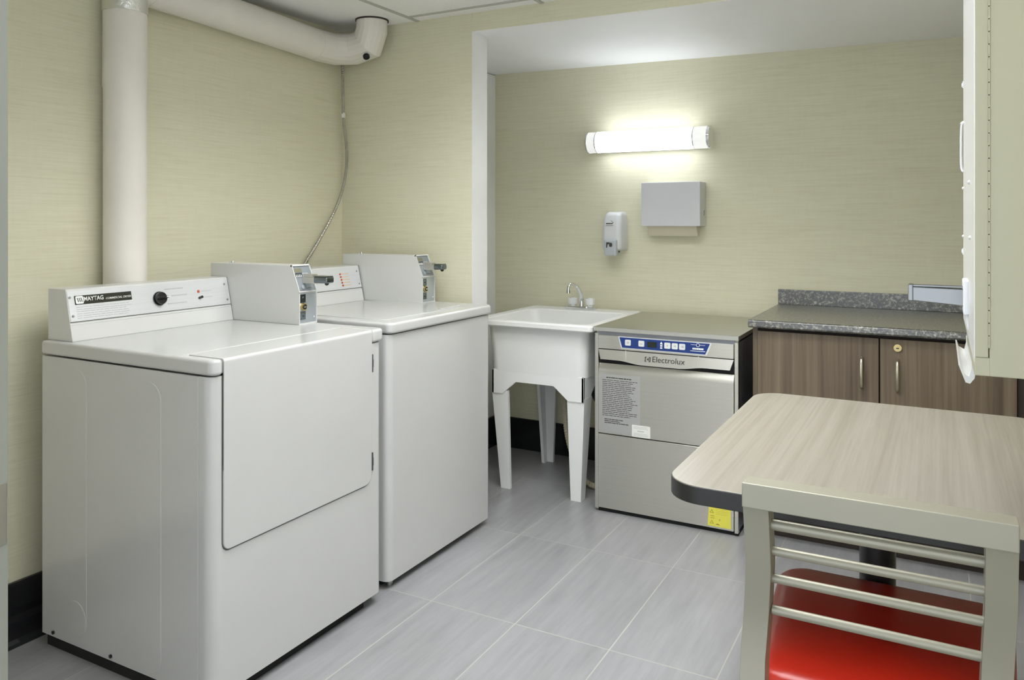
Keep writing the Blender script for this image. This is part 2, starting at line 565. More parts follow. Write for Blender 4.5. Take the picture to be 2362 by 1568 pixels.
def baseboard(name, x0, y0, x1, y1, nx, ny, h=0.155):
    """black cove base: profile runs from (x0,y0) to (x1,y1), (nx,ny) into the room"""
    prof = [(0, 0), (0.085, 0), (0.085, 0.012), (0.078, 0.022), (0.040, 0.030), (0.036, 0.055), (0.018, 0.062), (0.015, h - 0.006), (0.010, h), (0, h)]
    t = bmesh.new()
    A = [t.verts.new((x0 + nx * d, y0 + ny * d, z)) for d, z in prof]
    B = [t.verts.new((x1 + nx * d, y1 + ny * d, z)) for d, z in prof]
    n = len(prof)
    for i in range(n):
        t.faces.new((A[i], B[i], B[(i + 1) % n], A[(i + 1) % n]))
    t.faces.new(A)
    t.faces.new(B[::-1])
    bmesh.ops.recalc_face_normals(t, faces=t.faces[:])
    return struct(name, MB()._merge(t), M['base'], smooth=0.5)
baseboard('baseboard_left', XL + 0.001, 0.51, XL + 0.001, YS - 0.001, 1, 0)
struct('baseboard_back', MB().box(XA + 0.012, -0.66, YB - 0.012, YB - 0.0005, 0, 0.165, 0.003), M['base'])
struct('baseboard_alcove', MB().box(XA + 0.0005, XA + 0.012, YS + 0.13, YB - 0.001, 0, 0.165, 0.003), M['base'])
struct('baseboard_section', MB().box(XL + 0.09, XE, YS - 0.012, YS - 0.001, 0, 0.155, 0.003), M['base'])

# suspended ceiling grid
g = MB()
for x in (-1.99, -1.39, -0.79, -0.19):
    g.box(x - 0.009, x + 0.009, 0.52, YS - 0.002, ZC - 0.004, ZC + 0.001)
for y in (0.905, 2.735):
    g.box(XL + 0.15 if y < 2.7 else -1.99, XR - 0.002, y - 0.009, y + 0.009, ZC - 0.0036, ZC + 0.001)
struct('trim_ceiling', g, M['grid'])

# steel door frame at the near left (its jamb is seen edge on)
d = MB()
d.prism([(-0.99, 0.385), (-0.948, 0.385), (-0.948, 0.43), (-0.936, 0.434), (-0.936, 0.492), (-0.9265, 0.497), (-0.9265, 0.513), (-0.99, 0.513)], 0, ZC - 0.001, 'z', 0.002)
dj = struct('door_1', d, M['doorframe'], smooth=0.5)
obj('strike_plate', MB().box(-0.9285, -0.9255, 0.4985, 0.5105, 0.86, 0.93, 0.0008).box(-0.9285, -0.9258, 0.4985, 0.5105, 0.30, 0.38, 0.0008), M['screw'], dj)

# recessed louvred lights added out of view to raise the overall brightness
ADDED_TROFFERS = [(-1.380, -0.800, 1.250, 2.450, 'added unseen recessed louvred ceiling light above the walkway beside the washing machines'),
            (-0.780, -0.200, 0.640, 1.840, 'added unseen recessed louvred ceiling light above the table and chair'),
            (-0.780, -0.200, 2.135, 2.480, 'small unseen recessed louvred light added to brighten the alcove, nearest the cabinet and dishwasher')]
DEEP = 0.075
def added_troffer(x0, x1, y0, y1, label):
    t = thing('added_ceiling_light', label, 'added ceiling light', ((x0 + x1) / 2, (y0 + y1) / 2, ZC))
    t['group'] = 'added unseen ceiling lights'
    h = MB()
    h.box(x0, x1, y0, y1, ZC + DEEP + 0.004, ZC + DEEP + 0.012)
    for a in ((x0, x1, y0, y0 + 0.015), (x0, x1, y1 - 0.015, y1), (x0, x0 + 0.015, y0 + 0.015, y1 - 0.015), (x1 - 0.015, x1, y0 + 0.015, y1 - 0.015)):
        h.box(*a, ZC - 0.003, ZC + DEEP + 0.006)
    obj('housing', h, M['paint'], t)
    obj('diffuser', MB().box(x0 + 0.016, x1 - 0.016, y0 + 0.016, y1 - 0.016, ZC + DEEP, ZC + DEEP + 0.003), M['addedglow'] if y1 - y0 > 0.8 else M['addedglow_small'], t)
    l = MB()
    for i in range(1, 3):
        x = x0 + (x1 - x0) * i / 3
        l.box(x - 0.003, x + 0.003, y0 + 0.016, y1 - 0.016, ZC - 0.001, ZC + DEEP - 0.006)
    ny = round((y1 - y0) / (0.2 if y1 - y0 > 0.8 else 0.12))
    for i in range(1, ny):
        y = y0 + (y1 - y0) * i / ny
        l.box(x0 + 0.016, x1 - 0.016, y - 0.003, y + 0.003, ZC - 0.001, ZC + DEEP - 0.006)
    obj('louvre', l, M['louvre'], t)
for a in ADDED_TROFFERS:
    added_troffer(*a)

# ================================================================= DRYER
DX0, DX1, DY0, DY1, DT = -2.28, -1.575, 1.355, 2.035, 0.880
dry = thing('clothes_dryer', 'white coin-operated clothes dryer with the black maker\'s nameplate and round timer knob', 'clothes dryer', (-1.93, 1.70, 0))
obj('cabinet', MB().box(DX0, -1.6265, DY0, DY1, 0.036, 0.836, 0.0015, 1), M['enamel'], dry)
fp = MB()
fp.prism(rrect(-1.625, -1.5785, DY0, DY1, (0.03, 0.03, 0.001, 0.001), 8), 0.036, 0.8365, 'z', 0.0015, 1)
obj('front_panel', fp, M['enamel'], dry)
# worktop with a notch for the door
dn0, dn1, dxn = 1.386, 1.977, -1.704
c = rrect(DX0, -1.571, DY0 - 0.002, DY1 + 0.002, (0.022, 0.022, 0.004, 0.004), 6)
near, far = c[:7], c[7:14]
pts = near + [(-1.571, dn0), (dxn, dn0), (dxn, dn1), (-1.571, dn1)] + far + c[14:]
obj('worktop', MB().prism(pts, 0.8395, DT, 'z', 0.009, 3), M['enamel'], dry)
# door: a wide slab that wraps over the front edge of the top
dl, dr_, db = 1.3895, 1.9735, 0.398
gap = MB()  # dark slab behind the door that draws the gap's shadow line
gap.prism([(p, q) for p, q in rrect(dl - 0.003, dr_ + 0.003, db - 0.0035, 0.838, (0.035, 0.001, 0.001, 0.022))], -1.5795, -1.5778, 'x')
obj('door_gap_shade', gap, M['gapgrey'], dry, 'dark slab standing in for the shadow line around the door')
lip = MB()
lip.prism([(p, q) for p, q in rrect(dl - 0.003, dr_ + 0.003, db - 0.012, db + 0.03, (0.03, 0.001, 0.001, 0.022))], -1.5797, -1.5781, 'x')
obj('door_ledge', lip, M['enamel'], dry)
dm = MB()
dm.prism([(p, q) for p, q in rrect(dl, dr_, db, 0.845, (0.032, 0.001, 0.001, 0.020))], -1.600, -1.57313, 'x', 0.003, 2)
prof = [(-1.7025, 0.842), (-1.600, 0.842), (-1.600, 0.60), (-1.5731, 0.60), (-1.5731, 0.604), (-1.5731, 0.842), (-1.5731, 0.868), (-1.5731, 0.8715)]
prof += [(-1.5811 + 0.008 * math.cos(t), 0.8715 + 0.008 * math.sin(t)) for t in [PI / 2 * i / 6 for i in range(1, 7)]] + [(-1.7005, 0.8795), (-1.7025, 0.8775)]
dm.prism(prof, dl, dr_, 'y')
door = obj('door', dm, M['enamel'], dry, smooth=0.45)
for z in (0.775, 0.465):
    obj('hinge', MB().cyl((-1.5755, dr_ + 0.004, z - 0.028), (-1.5755, dr_ + 0.004, z + 0.028), 0.0034, n=10).cyl((-1.5755, dr_ + 0.004, z - 0.012), (-1.5755, dr_ + 0.004, z + 0.012), 0.0045, n=10), M['meterdark'], dry)
obj('toe_base', MB().box(-2.272, -1.606, 1.366, 1.972, 0.0, 0.037), M['blackgap'], dry, 'black recessed base')
# pressed ribs and knock-out on the side panel
for cx, hw, z0, z1 in ((-2.123, 0.050, 0.060, 0.812), (-1.815, 0.051, 0.045, 0.806)):
    pr_ = rrect(cx - hw, cx + hw, z0, z1, hw - 0.0005, 12)
    obj('pressed_rib', MB().prism(pr_, DY0 - 0.0011, DY0 + 0.001, 'y', 0.001, 2), M['enamel'], dry)
kr = MB()
kr.prism([(-2.121 + 0.046 * math.cos(a), 0.114 + 0.050 * math.sin(a)) for a in [2 * PI * i / 32 for i in range(32)]], DY0 - 0.0020, DY0 - 0.0005, 'y', 0.0008, 1)
obj('vent_knockout', kr, M['enamel'], dry)
for x in (-2.224, -1.967):
    obj('screw', MB().cyl((x, DY0 - 0.004, 0.05), (x, DY0 + 0.001, 0.05), 0.005, n=12), M['black'], dry)

def console(machine, y0, y1, xf, zb, xback):
    """sloping control console standing on the back of the worktop; returns console object and plane of its face"""
    zt = zb + 0.148
    prof = [(xback, zb), (xf, zb), (xf - 0.0106, zb + 0.047), (xf - 0.0115, zb + 0.0475), (xf - 0.0130, zb + 0.055), (xf - 0.0125, zb + 0.0555),
            (xf - 0.0325, zt - 0.003), (xf - 0.036, zt), (xback, zt)]
    con = obj('console', MB().prism(prof, y0, y1, 'y', 0.0012, 1), M['console'], machine)
    obj('end_cap_seam', MB().prism([(xback, zb + 0.001), (xf - 0.001, zb + 0.001), (xf - 0.0335, zt - 0.001), (xback, zt - 0.001)], y1, y1 + 0.0015, 'y'), M['gapgrey'], con)
    F = frame((xf, y0, zb), (0, 1, 0), (-0.033, 0, 0.146))
    L = y1 - y0
    obj('panel_seam', MB().box(0.001, L - 0.001, 0.0548, 0.0566, -0.004, 0.0012, Mx=F), M['gapgrey'], con)
    obj('lip_seam', MB().box(0.001, L - 0.001, 0.0472, 0.0479, -0.004, 0.0007, Mx=F), M['greyprint'], con)
    obj('control_panel', MB().box(0.002, L - 0.002, 0.0565, 0.146, -0.002, 0.0016, 0.0006, 1, Mx=F), M['silverpanel'], con, 'brushed silvery control panel')
    for sx, sy in ((0.0075, 0.1268), (0.0105, 0.0725), (L - 0.019, 0.1268), (L - 0.0145, 0.0725)):
        s = MB()
        s.prism([(sx + 0.0036 * math.cos(a), sy + 0.0036 * math.sin(a)) for a in [2 * PI * i / 12 for i in range(12)]], 0.0015, 0.0035, 'z', Mx=F)
        obj('screw', s, M['screw'], con)
    return con, F

con, F = console(dry, 1.372, 1.952, -2.163, DT, -2.279)
plate = obj('nameplate', MB().box(0.021, 0.2025, 0.1045, 0.1305, 0.0016, 0.0030, 0.0006, 1, Mx=F), M['nameplate'], con, 'black nameplate with white lettering')
# (nameplate lettering is placed as a sibling so it stays within the depth limit)
em = MB()
em.prism(rrect(0.0235, 0.0470, 0.1065, 0.1292, 0.004), 0.0030, 0.0034, 'z', Mx=F)
obj('emblem', em, M['whiteprint'], con, 'white emblem with three dark slanted strokes')
st = MB()
for k in range(3):
    x = 0.0275 + 0.0055 * k
    st.prism([(x, 0.124), (x + 0.0022, 0.124), (x + 0.0052, 0.112), (x + 0.003, 0.112)], 0.0034, 0.0037, 'z', Mx=F)
obj('emblem_stroke', st, M['nameplate'], con)
text('lettering', 'MAYTAG', 0.0610, 0.0130, F @ Matrix.Translation((0.0485, 0.1130, 0.0030)), M['whiteprint'], con, bold=0.02, label='white word MAYTAG')
text('lettering', 'COMMERCIAL DRYER', 0.0830, 0.0062, F @ Matrix.Translation((0.1168, 0.1125, 0.0030)), M['whiteprint'], con, bold=0.01, shear=0.35, label='white words COMMERCIAL DRYER')
for a, th, rg in (((0.024, 0.200, 0.062, 0.100, 6), 0.28, 0.12), ((0.322, 0.392, 0.123, 0.130, 1), 0.5, 0), ((0.326, 0.405, 0.101, 0.107, 1), 0.6, 0),
                  ((0.326, 0.400, 0.076, 0.082, 1), 0.6, 0), ((0.462, 0.502, 0.107, 0.112, 1), 0.4, 0), ((0.464, 0.504, 0.086, 0.091, 1), 0.4, 0)):
    pm = MB()
    fine_print(pm, *a, F @ Matrix.Translation((0, 0, 0.0016)), th=th, ragged=rg)
    obj('instruction_print', pm, M['greyprint'], con, smooth=0)
kb = MB()
def disc(cx, cy, r, a, b, n=32, bev=0.0):
    kb.prism([(cx + r * math.cos(t), cy + r * math.sin(t)) for t in [2 * PI * i / n for i in range(n)]], a, b, 'z', bev, 2, Mx=F)
disc(0.2975, 0.099, 0.0222, 0.0016, 0.005)
disc(0.2975, 0.099, 0.0195, 0.005, 0.017, bev=0.002)
kb.box(0.2785, 0.3165, 0.0965, 0.1035, 0.012, 0.026, 0.002, Mx=F)
obj('timer_knob', kb, M['black'], con, 'round black timer knob')
obj('knob_mark', MB().box(0.3075, 0.3225, 0.0985, 0.1020, 0.0210, 0.0268, Mx=F), M['whiteprint'], con)
kb = MB(); disc(0.4496, 0.1099, 0.0045, 0.0016, 0.004, 16)
obj('indicator_light', kb, M['red_led'], con, 'small red indicator light')
kb = MB(); disc(0.4490, 0.0877, 0.0052, 0.0016, 0.004, 16)
obj('start_switch', kb, M['chrome'], con)
kb = MB(); disc(0.4545, 0.0895, 0.0045, 0.004, 0.012, 16)
obj('switch_toggle', kb, M['black'], con)

def coin_box(machine, y0, y1, zb, handle_len, seedlab):
    """coin meter case beside the console with slide, lock and slots"""
    xb, xm, xt, zm, zt = -2.279, -1.8625, -1.898, zb + 0.106, zb + 0.195
    pr_ = [(xb, zb), (xm, zb), (xm, zm), (xt, zt), (xb, zt)]
    box = obj('coin_box', MB().prism(pr_, y0, y1, 'y', 0.002, 2), M['console'], machine)
    W = y1 - y0
    U = frame((xm, y0, zm), (0, 1, 0), (xt - xm, 0, zt - zm))
    L = frame((xm, y0, zb), (0, 1, 0), (0, 0, 1))
    # rims around two recessed faces
    rim = MB()
    H = 0.0965
    for a in ((0, W, H - 0.005, H), (0, 0.003, 0.003, H), (W - 0.003, W, 0.003, H), (0, W, 0, 0.003)):
        rim.box(*a, -0.001, 0.005, Mx=U)
    for a in ((0, W, 0, 0.004), (W - 0.003, W, 0.004, 0.103), (0, 0.003, 0.004, 0.103)):
        rim.box(*a, -0.001, 0.004, Mx=L)
    obj('coin_box_rim', rim, M['console'], box)
    obj('slot_face', MB().box(0.003, W - 0.003, 0.003, H - 0.005, -0.001, 0.0008, Mx=U), M['meterface'], box, 'grey metal slot face')
    obj('face_plate', MB().box(0.003, W - 0.003, 0.004, 0.103, -0.001, 0.0008, Mx=L), M['meter'], box, 'blue-grey metal face plate')
    obj('price_label', MB().box(0.008, 0.042, 0.070, 0.084, 0.0008, 0.0016, Mx=U), M['brownlabel'], box)
    sl = MB()
    for k in range(5):
        sl.box(0.007 + k * 0.0072, 0.0115 + k * 0.0072, 0.056, 0.068, 0.0008, 0.003, Mx=U)
    obj('coin_slots', sl, M['meterdark'], box)
    sl = MB()
    for k in range(5):
        sl.prism([(0.0072 + k * 0.0072, 0.054), (0.0116 + k * 0.0072, 0.054), (0.0094 + k * 0.0072, 0.063)], 0.003, 0.0045, 'z', Mx=U)
    obj('slot_teeth', sl, M['whiteprint'], box)
    hs = MB()
    hs.box(0.036, 0.062, 0.030, 0.066, 0.0005, 0.007, 0.001, Mx=U)
    hs.box(0.040, 0.058, 0.014, 0.030, 0.0005, 0.010, 0.001, Mx=U)
    obj('slide_housing', hs, M['meter'], box)
    obj('coin_round', MB().cyl(U @ Vector((0.026, 0.018, 0.0005)), U @ Vector((0.026, 0.018, 0.0035)), 0.007, n=18), M['meter'], box)
    yc, zc = y0 + 0.049, zm + 0.042
    xs = xm - 0.02
    mid = xs + 0.058
    s = MB()
    s.box(xs, mid, yc - 0.016, yc + 0.016, zc - 0.013, zc + 0.008, 0.0015)
    s.box(xs, mid - 0.012, yc - 0.012, yc + 0.014, zc + 0.008, zc + 0.018, 0.0012)
    obj('coin_slide', s, M['slidemetal'], box, 'nickel coin slide')
    hnd = MB()
    hnd.box(mid - 0.002, mid + handle_len, yc - 0.019, yc + 0.019, zc - 0.010, zc + 0.011, 0.005, 3)
    hnd.box(mid - 0.002, mid + handle_len - 0.003, yc - 0.017, yc + 0.017, zc + 0.0105, zc + 0.0135, 0.001)
    obj('slide_button', MB().ball((mid + handle_len * 0.72, yc, zc - 0.011), 0.0075), M['black'], box, 'round black button under the handle')
    obj('slide_handle', hnd, M['darkchrome'], box, 'dark chrome pull handle')
    for a, b, c_ in ((0.072, 0.100, 0.088), (0.016, 0.043, 0.030)):
        pl = MB()
        pl.box(0.004, 0.031, a, b, 0.0008, 0.003, 0.0008, 1, Mx=L)
        pl.cyl(L @ Vector((0.022, c_, 0.0028)), L @ Vector((0.022, c_, 0.006)), 0.005, n=14)
        obj('latch_plate', pl, M['darkchrome'], box)
    lk = MB()
    lk.cyl(L @ Vector((0.0195, 0.0585, 0.0)), L @ Vector((0.0195, 0.0585, 0.009)), 0.0125, n=22, bev=0.001)
    lo = obj('lock', lk, M['brass'], box, 'brass ringed cylinder lock')
    obj('lock_core', MB().cyl(L @ Vector((0.0195, 0.0585, 0.009)), L @ Vector((0.0195, 0.0585, 0.0105)), 0.0088, n=18), M['black'], box)
    obj('lock_keyway', MB().box(0.0135, 0.0255, 0.0565, 0.0605, 0.0105, 0.012, Mx=L), M['chrome'], box)
    obj('rivet', MB().ball(L @ Vector((W - 0.012, 0.020, 0.001)), 0.0035), M['chrome'], box)
    obj('top_stud', MB().cyl((-2.20, y0 + 0.03, zt), (-2.20, y0 + 0.03, zt + 0.008), 0.006, n=14).cyl((-2.213, y0 + 0.03, zt), (-2.213, y0 + 0.03, zt + 0.005), 0.004, n=12), M['chrome'], box)
    return box
coin_box(dry, 1.953, 2.037, DT, 0.056, 0)

# ================================================================= WASHER
WX1, WY0, WY1, WT = -1.600, 2.094, 2.765, 0.886
was = thing('washing_machine', 'white coin-operated washing machine between the dryer and the alcove corner', 'washing machine', (-1.93, 2.43, 0))
wb = MB()
wb.prism(rrect(-2.26, WX1, WY0, WY1, (0.026, 0.026, 0.004, 0.004), 8), 0.027, 0.8465, 'z', 0.0025, 2)
obj('cabinet', wb, M['enamel'], was)
obj('toe_base', MB().box(-2.20, -1.652, WY0 + 0.03, WY1 - 0.05, 0.0, 0.030), M['blackgap'], was, 'black recessed base')
for y in (WY0 + 0.045,):
    obj('levelling_foot', MB().cyl((-1.632, y, 0), (-1.632, y, 0.03), 0.012, n=14), M['screw'], was)
obj('worktop', MB().prism(rrect(-2.27, WX1 + 0.012, WY0 - 0.002, WY1 + 0.002, (0.028, 0.028, 0.004, 0.004), 8), 0.8495, WT, 'z', 0.009, 3), M['enamel'], was)
lid = MB()
lid.prism(rrect(-2.10, -1.655, WY0 + 0.05, WY1 - 0.045, 0.02, 6), WT - 0.001, WT + 0.0025, 'z', 0.0015, 2)
ld = obj('lid', lid, M['enamel'], was)
obj('lid_grip', MB().prism(rrect(-1.682, -1.664, WY1 - 0.26, WY1 - 0.12, 0.006, 5), WT + 0.002, WT + 0.006, 'z', 0.0015, 2), M['enamel'], ld)
con, F = console(was, 2.098, 2.652, -2.156, WT, -2.279)
for k in range(5):
    kb = MB()
    fx, fy = 0.4278 + 0.00165 * k, 0.1195 - 0.01195 * k
    disc(fx, fy, 0.0042, 0.0016, 0.004, 14)
    obj('indicator_light', kb, M['red_led'], con, 'small red indicator light')
pm = MB()
for k in range(5):
    fx, fy = 0.4278 + 0.00165 * k, 0.1195 - 0.01195 * k
    pm.box(fx + 0.008, fx + 0.052, fy - 0.0012, fy + 0.0012, 0.0016, 0.0019, Mx=F)
obj('instruction_print', pm, M['orangeprint'], con, smooth=0)
pm = MB()
fine_print(pm, 0.28, 0.38, 0.085, 0.110, 3, F @ Matrix.Translation((0, 0, 0.0016)), th=0.3)
obj('setting_print', pm, M['greyprint'], con, smooth=0)
coin_box(was, 2.658, 2.748, WT, 0.040, 1)

# ================================================================= EXHAUST DUCT
duct = thing('exhaust_duct', 'cream painted round exhaust duct rising behind the dryer and running under the ceiling', 'duct', (-2.347, 1.667, 0.30))
PX, PY, PR = -2.347, 1.667, 0.0657
vp = MB().tube([(PX, PY, 0.30), (PX, PY, 1.655), (PX, PY, 1.66), (PX, PY, 1.905)], [PR, PR, PR + 0.002, PR + 0.001], 32)
obj('vertical_pipe', vp, M['duct'], duct)
obj('foil_tape', MB().tube([(PX, PY, 1.902), (PX, PY, 1.96)], PR + 0.0035, 32), M['foil'], duct, 'wrinkled silver foil tape')
obj('upper_elbow', MB().tube([(PX, PY, 1.93), (PX, PY, 1.965), (PX, PY + 0.02, 2.0), (PX, PY + 0.055, 2.016), (PX, PY + 0.10, 2.014)], PR + 0.001, 32), M['duct'], duct)
hp = MB().tube([(PX, 1.755, 2.0145), (PX, 1.855, 2.0100)], PR + 0.002, 32).tube([(PX, 1.85, 2.0102), (PX, 2.565, 1.977)], PR, 32)
obj('horizontal_pipe', hp, M['duct'], duct)
el = MB()
el.tube([(PX, 2.55, 1.9777), (PX, 2.585, 1.976), (-2.328, 2.668, 1.974), (-2.255, 2.703, 1.974), (-2.180, 2.706, 1.990), (-2.158, 2.706, 2.045), (-2.157, 2.706, 2.11)], PR + 0.0015, 20)
elb = obj('elbow', el, M['duct'], duct, smooth=0.25)
obj('drain_plug', MB().cyl((-2.158, 2.668, 1.929), (-2.1535, 2.664, 1.921), 0.014, n=18), M['blackgap'], elb, 'black drain hole plug')
obj('ceiling_collar', MB().tube([(-2.157, 2.706, 2.084), (-2.157, 2.706, 2.0905)], PR + 0.006, 32), M['cabdark'], duct)

# flexible conduit hanging in the corner
cond = [(-2.375, 2.770, 2.06), (-2.375, 2.7685, 1.941), (-2.375, 2.7705, 1.82), (-2.375, 2.7744, 1.697), (-2.375, 2.789, 1.600), (-2.372, 2.794, 1.530), (-2.372, 2.790, 1.459),
        (-2.374, 2.764, 1.359), (-2.375, 2.7105, 1.261), (-2.375, 2.6129, 1.137), (-2.375, 2.5356, 1.05), (-2.37, 2.46, 0.965), (-2.36, 2.40, 0.90)]
def spline(pts, n):
    P = [Vector(p) for p in pts]
    out = []
    for i in range(len(P) - 1):
        a, b, c_, d_ = P[max(i - 1, 0)], P[i], P[i + 1], P[min(i + 2, len(P) - 1)]
        for k in range(n):
            t = k / n
            out.append(0.5 * ((2 * b) + (c_ - a) * t + (2 * a - 5 * b + 4 * c_ - d_) * t * t + (3 * b - a - 3 * c_ + d_) * t ** 3))
    out.append(P[-1])
    return out
sp = spline(cond, 24)
rs = [0.0072 if i % 2 else 0.0058 for i in range(len(sp))]
ct = thing('flexible_conduit', 'ribbed metal electrical conduit hanging in the wall corner behind the washing machine', 'conduit', (-2.375, 2.77, 2.06))
obj('armoured_sleeve', MB().tube(sp, rs, 10), M['conduit'], ct, smooth=0.2)
obj('cable_tie', MB().tube([(-2.375, 2.7744, 1.707), (-2.375, 2.7746, 1.690)], 0.0088, 12).box(-2.370, -2.362, 2.766, 2.772, 1.692, 1.712, 0.001), M['whiteprint'], ct, 'white cable tie')

# ================================================================= UTILITY SINK
sink = thing('utility_sink', 'white plastic laundry sink on four tapered legs left of the dishwasher', 'sink', (-1.585, 3.39, 0))
X0, X1, Y0, Y1, ZR = -1.878, -1.290, 3.072, 3.712, 0.780
bs = MB()
bs.loft([(X0 + 0.085, X1 - 0.062, Y0 + 0.060, Y1 - 0.06, 0.035, 0.532), (X0 + 0.070, X1 - 0.052, Y0 + 0.052, Y1 - 0.05, 0.045, 0.545),
         (X0 + 0.055, X1 - 0.040, Y0 + 0.040, Y1 - 0.035, 0.045, 0.735), (X0 + 0.05, X1 - 0.034, Y0 + 0.034, Y1 - 0.03, 0.04, 0.752),
         (X0 + 0.004, X1 - 0.004, Y0 + 0.004, Y1 - 0.004, 0.016, 0.752), (X0, X1, Y0, Y1, 0.018, 0.757), (X0, X1, Y0, Y1, 0.018, 0.773), (X0 + 0.005, X1 - 0.005, Y0 + 0.005, Y1 - 0.005, 0.016, ZR),
         (X0 + 0.045, X1 - 0.030, Y0 + 0.034, Y1 - 0.125, 0.045, ZR), (X0 + 0.052, X1 - 0.036, Y0 + 0.040, Y1 - 0.132, 0.045, ZR - 0.006),
         (X0 + 0.085, X1 - 0.065, Y0 + 0.070, Y1 - 0.16, 0.05, 0.565), (X0 + 0.12, X1 - 0.10, Y0 + 0.10, Y1 - 0.19, 0.05, 0.55)])
obj('basin', bs, M['sink'], sink)
ap = MB()
ax0, ax1, ay0, ay1 = X0 + 0.076, X1 - 0.056, Y0 + 0.053, Y1 - 0.05
ap.prism([(ax1, 0.548), (ax1, 0.440), (ax1 - 0.075, 0.440), (ax1 - 0.145, 0.4985), (ax0 + 0.125, 0.4985), (ax0 + 0.055, 0.440), (ax0, 0.440), (ax0, 0.548)], ay0, ay0 + 0.012, 'y', 0.002)
ap.prism([(ax1, 0.548), (ax1, 0.440), (ax1 - 0.075, 0.440), (ax1 - 0.145, 0.4985), (ax0 + 0.125, 0.4985), (ax0 + 0.055, 0.440), (ax0, 0.440), (ax0, 0.548)], ay1 - 0.012, ay1, 'y', 0.002)
for xa in (ax0, ax1 - 0.012):
    ap.prism([(ay0, 0.548), (ay0, 0.440), (ay0 + 0.06, 0.440), (ay0 + 0.13, 0.4985), (ay1 - 0.13, 0.4985), (ay1 - 0.06, 0.440), (ay1, 0.440), (ay1, 0.548)], xa, xa + 0.012, 'x', 0.002)
obj('leg_skirt', ap, M['sink'], sink)
def sink_leg(cx, cy, sx, sy):
    """tapered angle leg; sx, sy point to the sink's outside"""
    t = bmesh.new()
    def ring(z, w, inset):
        th = 0.016
        ox, oy = cx - sx * inset, cy - sy * inset
        pl = [(0, 0), (-w, 0), (-w, -th), (-th, -th), (-th, -w), (0, -w)]
        return [t.verts.new((ox + sx * a, oy + sy * b, z)) for a, b in pl]
    rr = [ring(0.455, 0.082, 0.0), ring(0.43, 0.080, 0.002), ring(0.0, 0.048, 0.030)]
    for a, b in zip(rr, rr[1:]):
        for j in range(6):
            t.faces.new((a[j], a[(j + 1) % 6], b[(j + 1) % 6], b[j]))
    t.faces.new(rr[0])
    t.faces.new(rr[-1][::-1])
    bmesh.ops.recalc_face_normals(t, faces=t.faces[:])
    return MB()._merge(t)
for cx, sx in ((ax0 - 0.001, -1), (ax1 + 0.001, 1)):
    for cy, sy in ((ay0 + 0.004, -1), (ay1 - 0.004, 1)):
        obj('leg', sink_leg(cx, cy, sx, sy), M['sink'], sink, smooth=0.4)
# faucet
fy = Y1 - 0.062
fb = MB()
fb.loft([(-1.662, -1.508, fy - 0.026, fy + 0.026, 0.006, ZR - 0.001), (-1.662, -1.508, fy - 0.026, fy + 0.026, 0.006, ZR + 0.010), (-1.656, -1.514, fy - 0.020, fy + 0.020, 0.006, ZR + 0.016)])
fb.cyl((-1.585, fy, ZR + 0.014), (-1.585, fy, ZR + 0.050), 0.014, 0.011, n=18)
fau = obj('faucet', fb, M['chrome'], sink, 'chrome two-handle faucet')
sp_ = spline([(-1.585, fy, ZR + 0.045), (-1.583, fy - 0.01, ZR + 0.072), (-1.584, fy - 0.055, ZR + 0.115), (-1.588, fy - 0.10, ZR + 0.134), (-1.593, fy - 0.125, ZR + 0.131), (-1.596, fy - 0.132, ZR + 0.112), (-1.596, fy - 0.132, ZR + 0.100)], 6)
obj('spout', MB().tube(sp_, [0.0135 - 0.0055 * min(1, i / (len(sp_) * 0.45)) for i in range(len(sp_))], 14).cyl((-1.596, fy - 0.132, ZR + 0.104), (-1.596, fy - 0.132, ZR + 0.090), 0.0105, n=14), M['chrome'], fau)
for hx in (-1.632, -1.538):
    k = MB()
    k.cyl((hx, fy, ZR + 0.015), (hx, fy, ZR + 0.024), 0.013, n=16)
    k.cyl((hx, fy, ZR + 0.024), (hx, fy, ZR + 0.055), 0.022, 0.024, n=9, bev=0.003)
    k.cyl((hx, fy, ZR + 0.055), (hx, fy, ZR + 0.058), 0.011, n=12)
    obj('faucet_handle', k, M['clear'], fau, 'clear faceted faucet handle')
# drain under the basin
dt = MB()
dt.tube(spline([(-1.43, 3.46, 0.56), (-1.43, 3.46, 0.47), (-1.425, 3.46, 0.405), (-1.415, 3.50, 0.37), (-1.41, 3.56, 0.40), (-1.41, 3.62, 0.44), (-1.41, 3.735, 0.45)], 6), 0.024, 14)
obj('drain_trap', dt, M['black'], sink, 'black drain trap')
# discharge hose of the dishwasher behind the sink's leg
hs = spline([(-1.505, 3.305, 0.445), (-1.5135, 3.30, 0.40), (-1.511, 3.30, 0.33), (-1.505, 3.30, 0.255), (-1.482, 3.30, 0.17), (-1.44, 3.31, 0.07), (-1.40, 3.33, 0.022), (-1.35, 3.36, 0.014), (-1.30, 3.40, 0.014)], 14)
ho = obj('drain_hose', MB().tube(hs, [0.0135 if i % 2 else 0.0115 for i in range(len(hs))], 12), M['hose'], loc=(-1.40, 3.33, 0.0), smooth=0.3)
tag(ho, 'beige corrugated drain hose behind the front leg of the sink', 'hose')

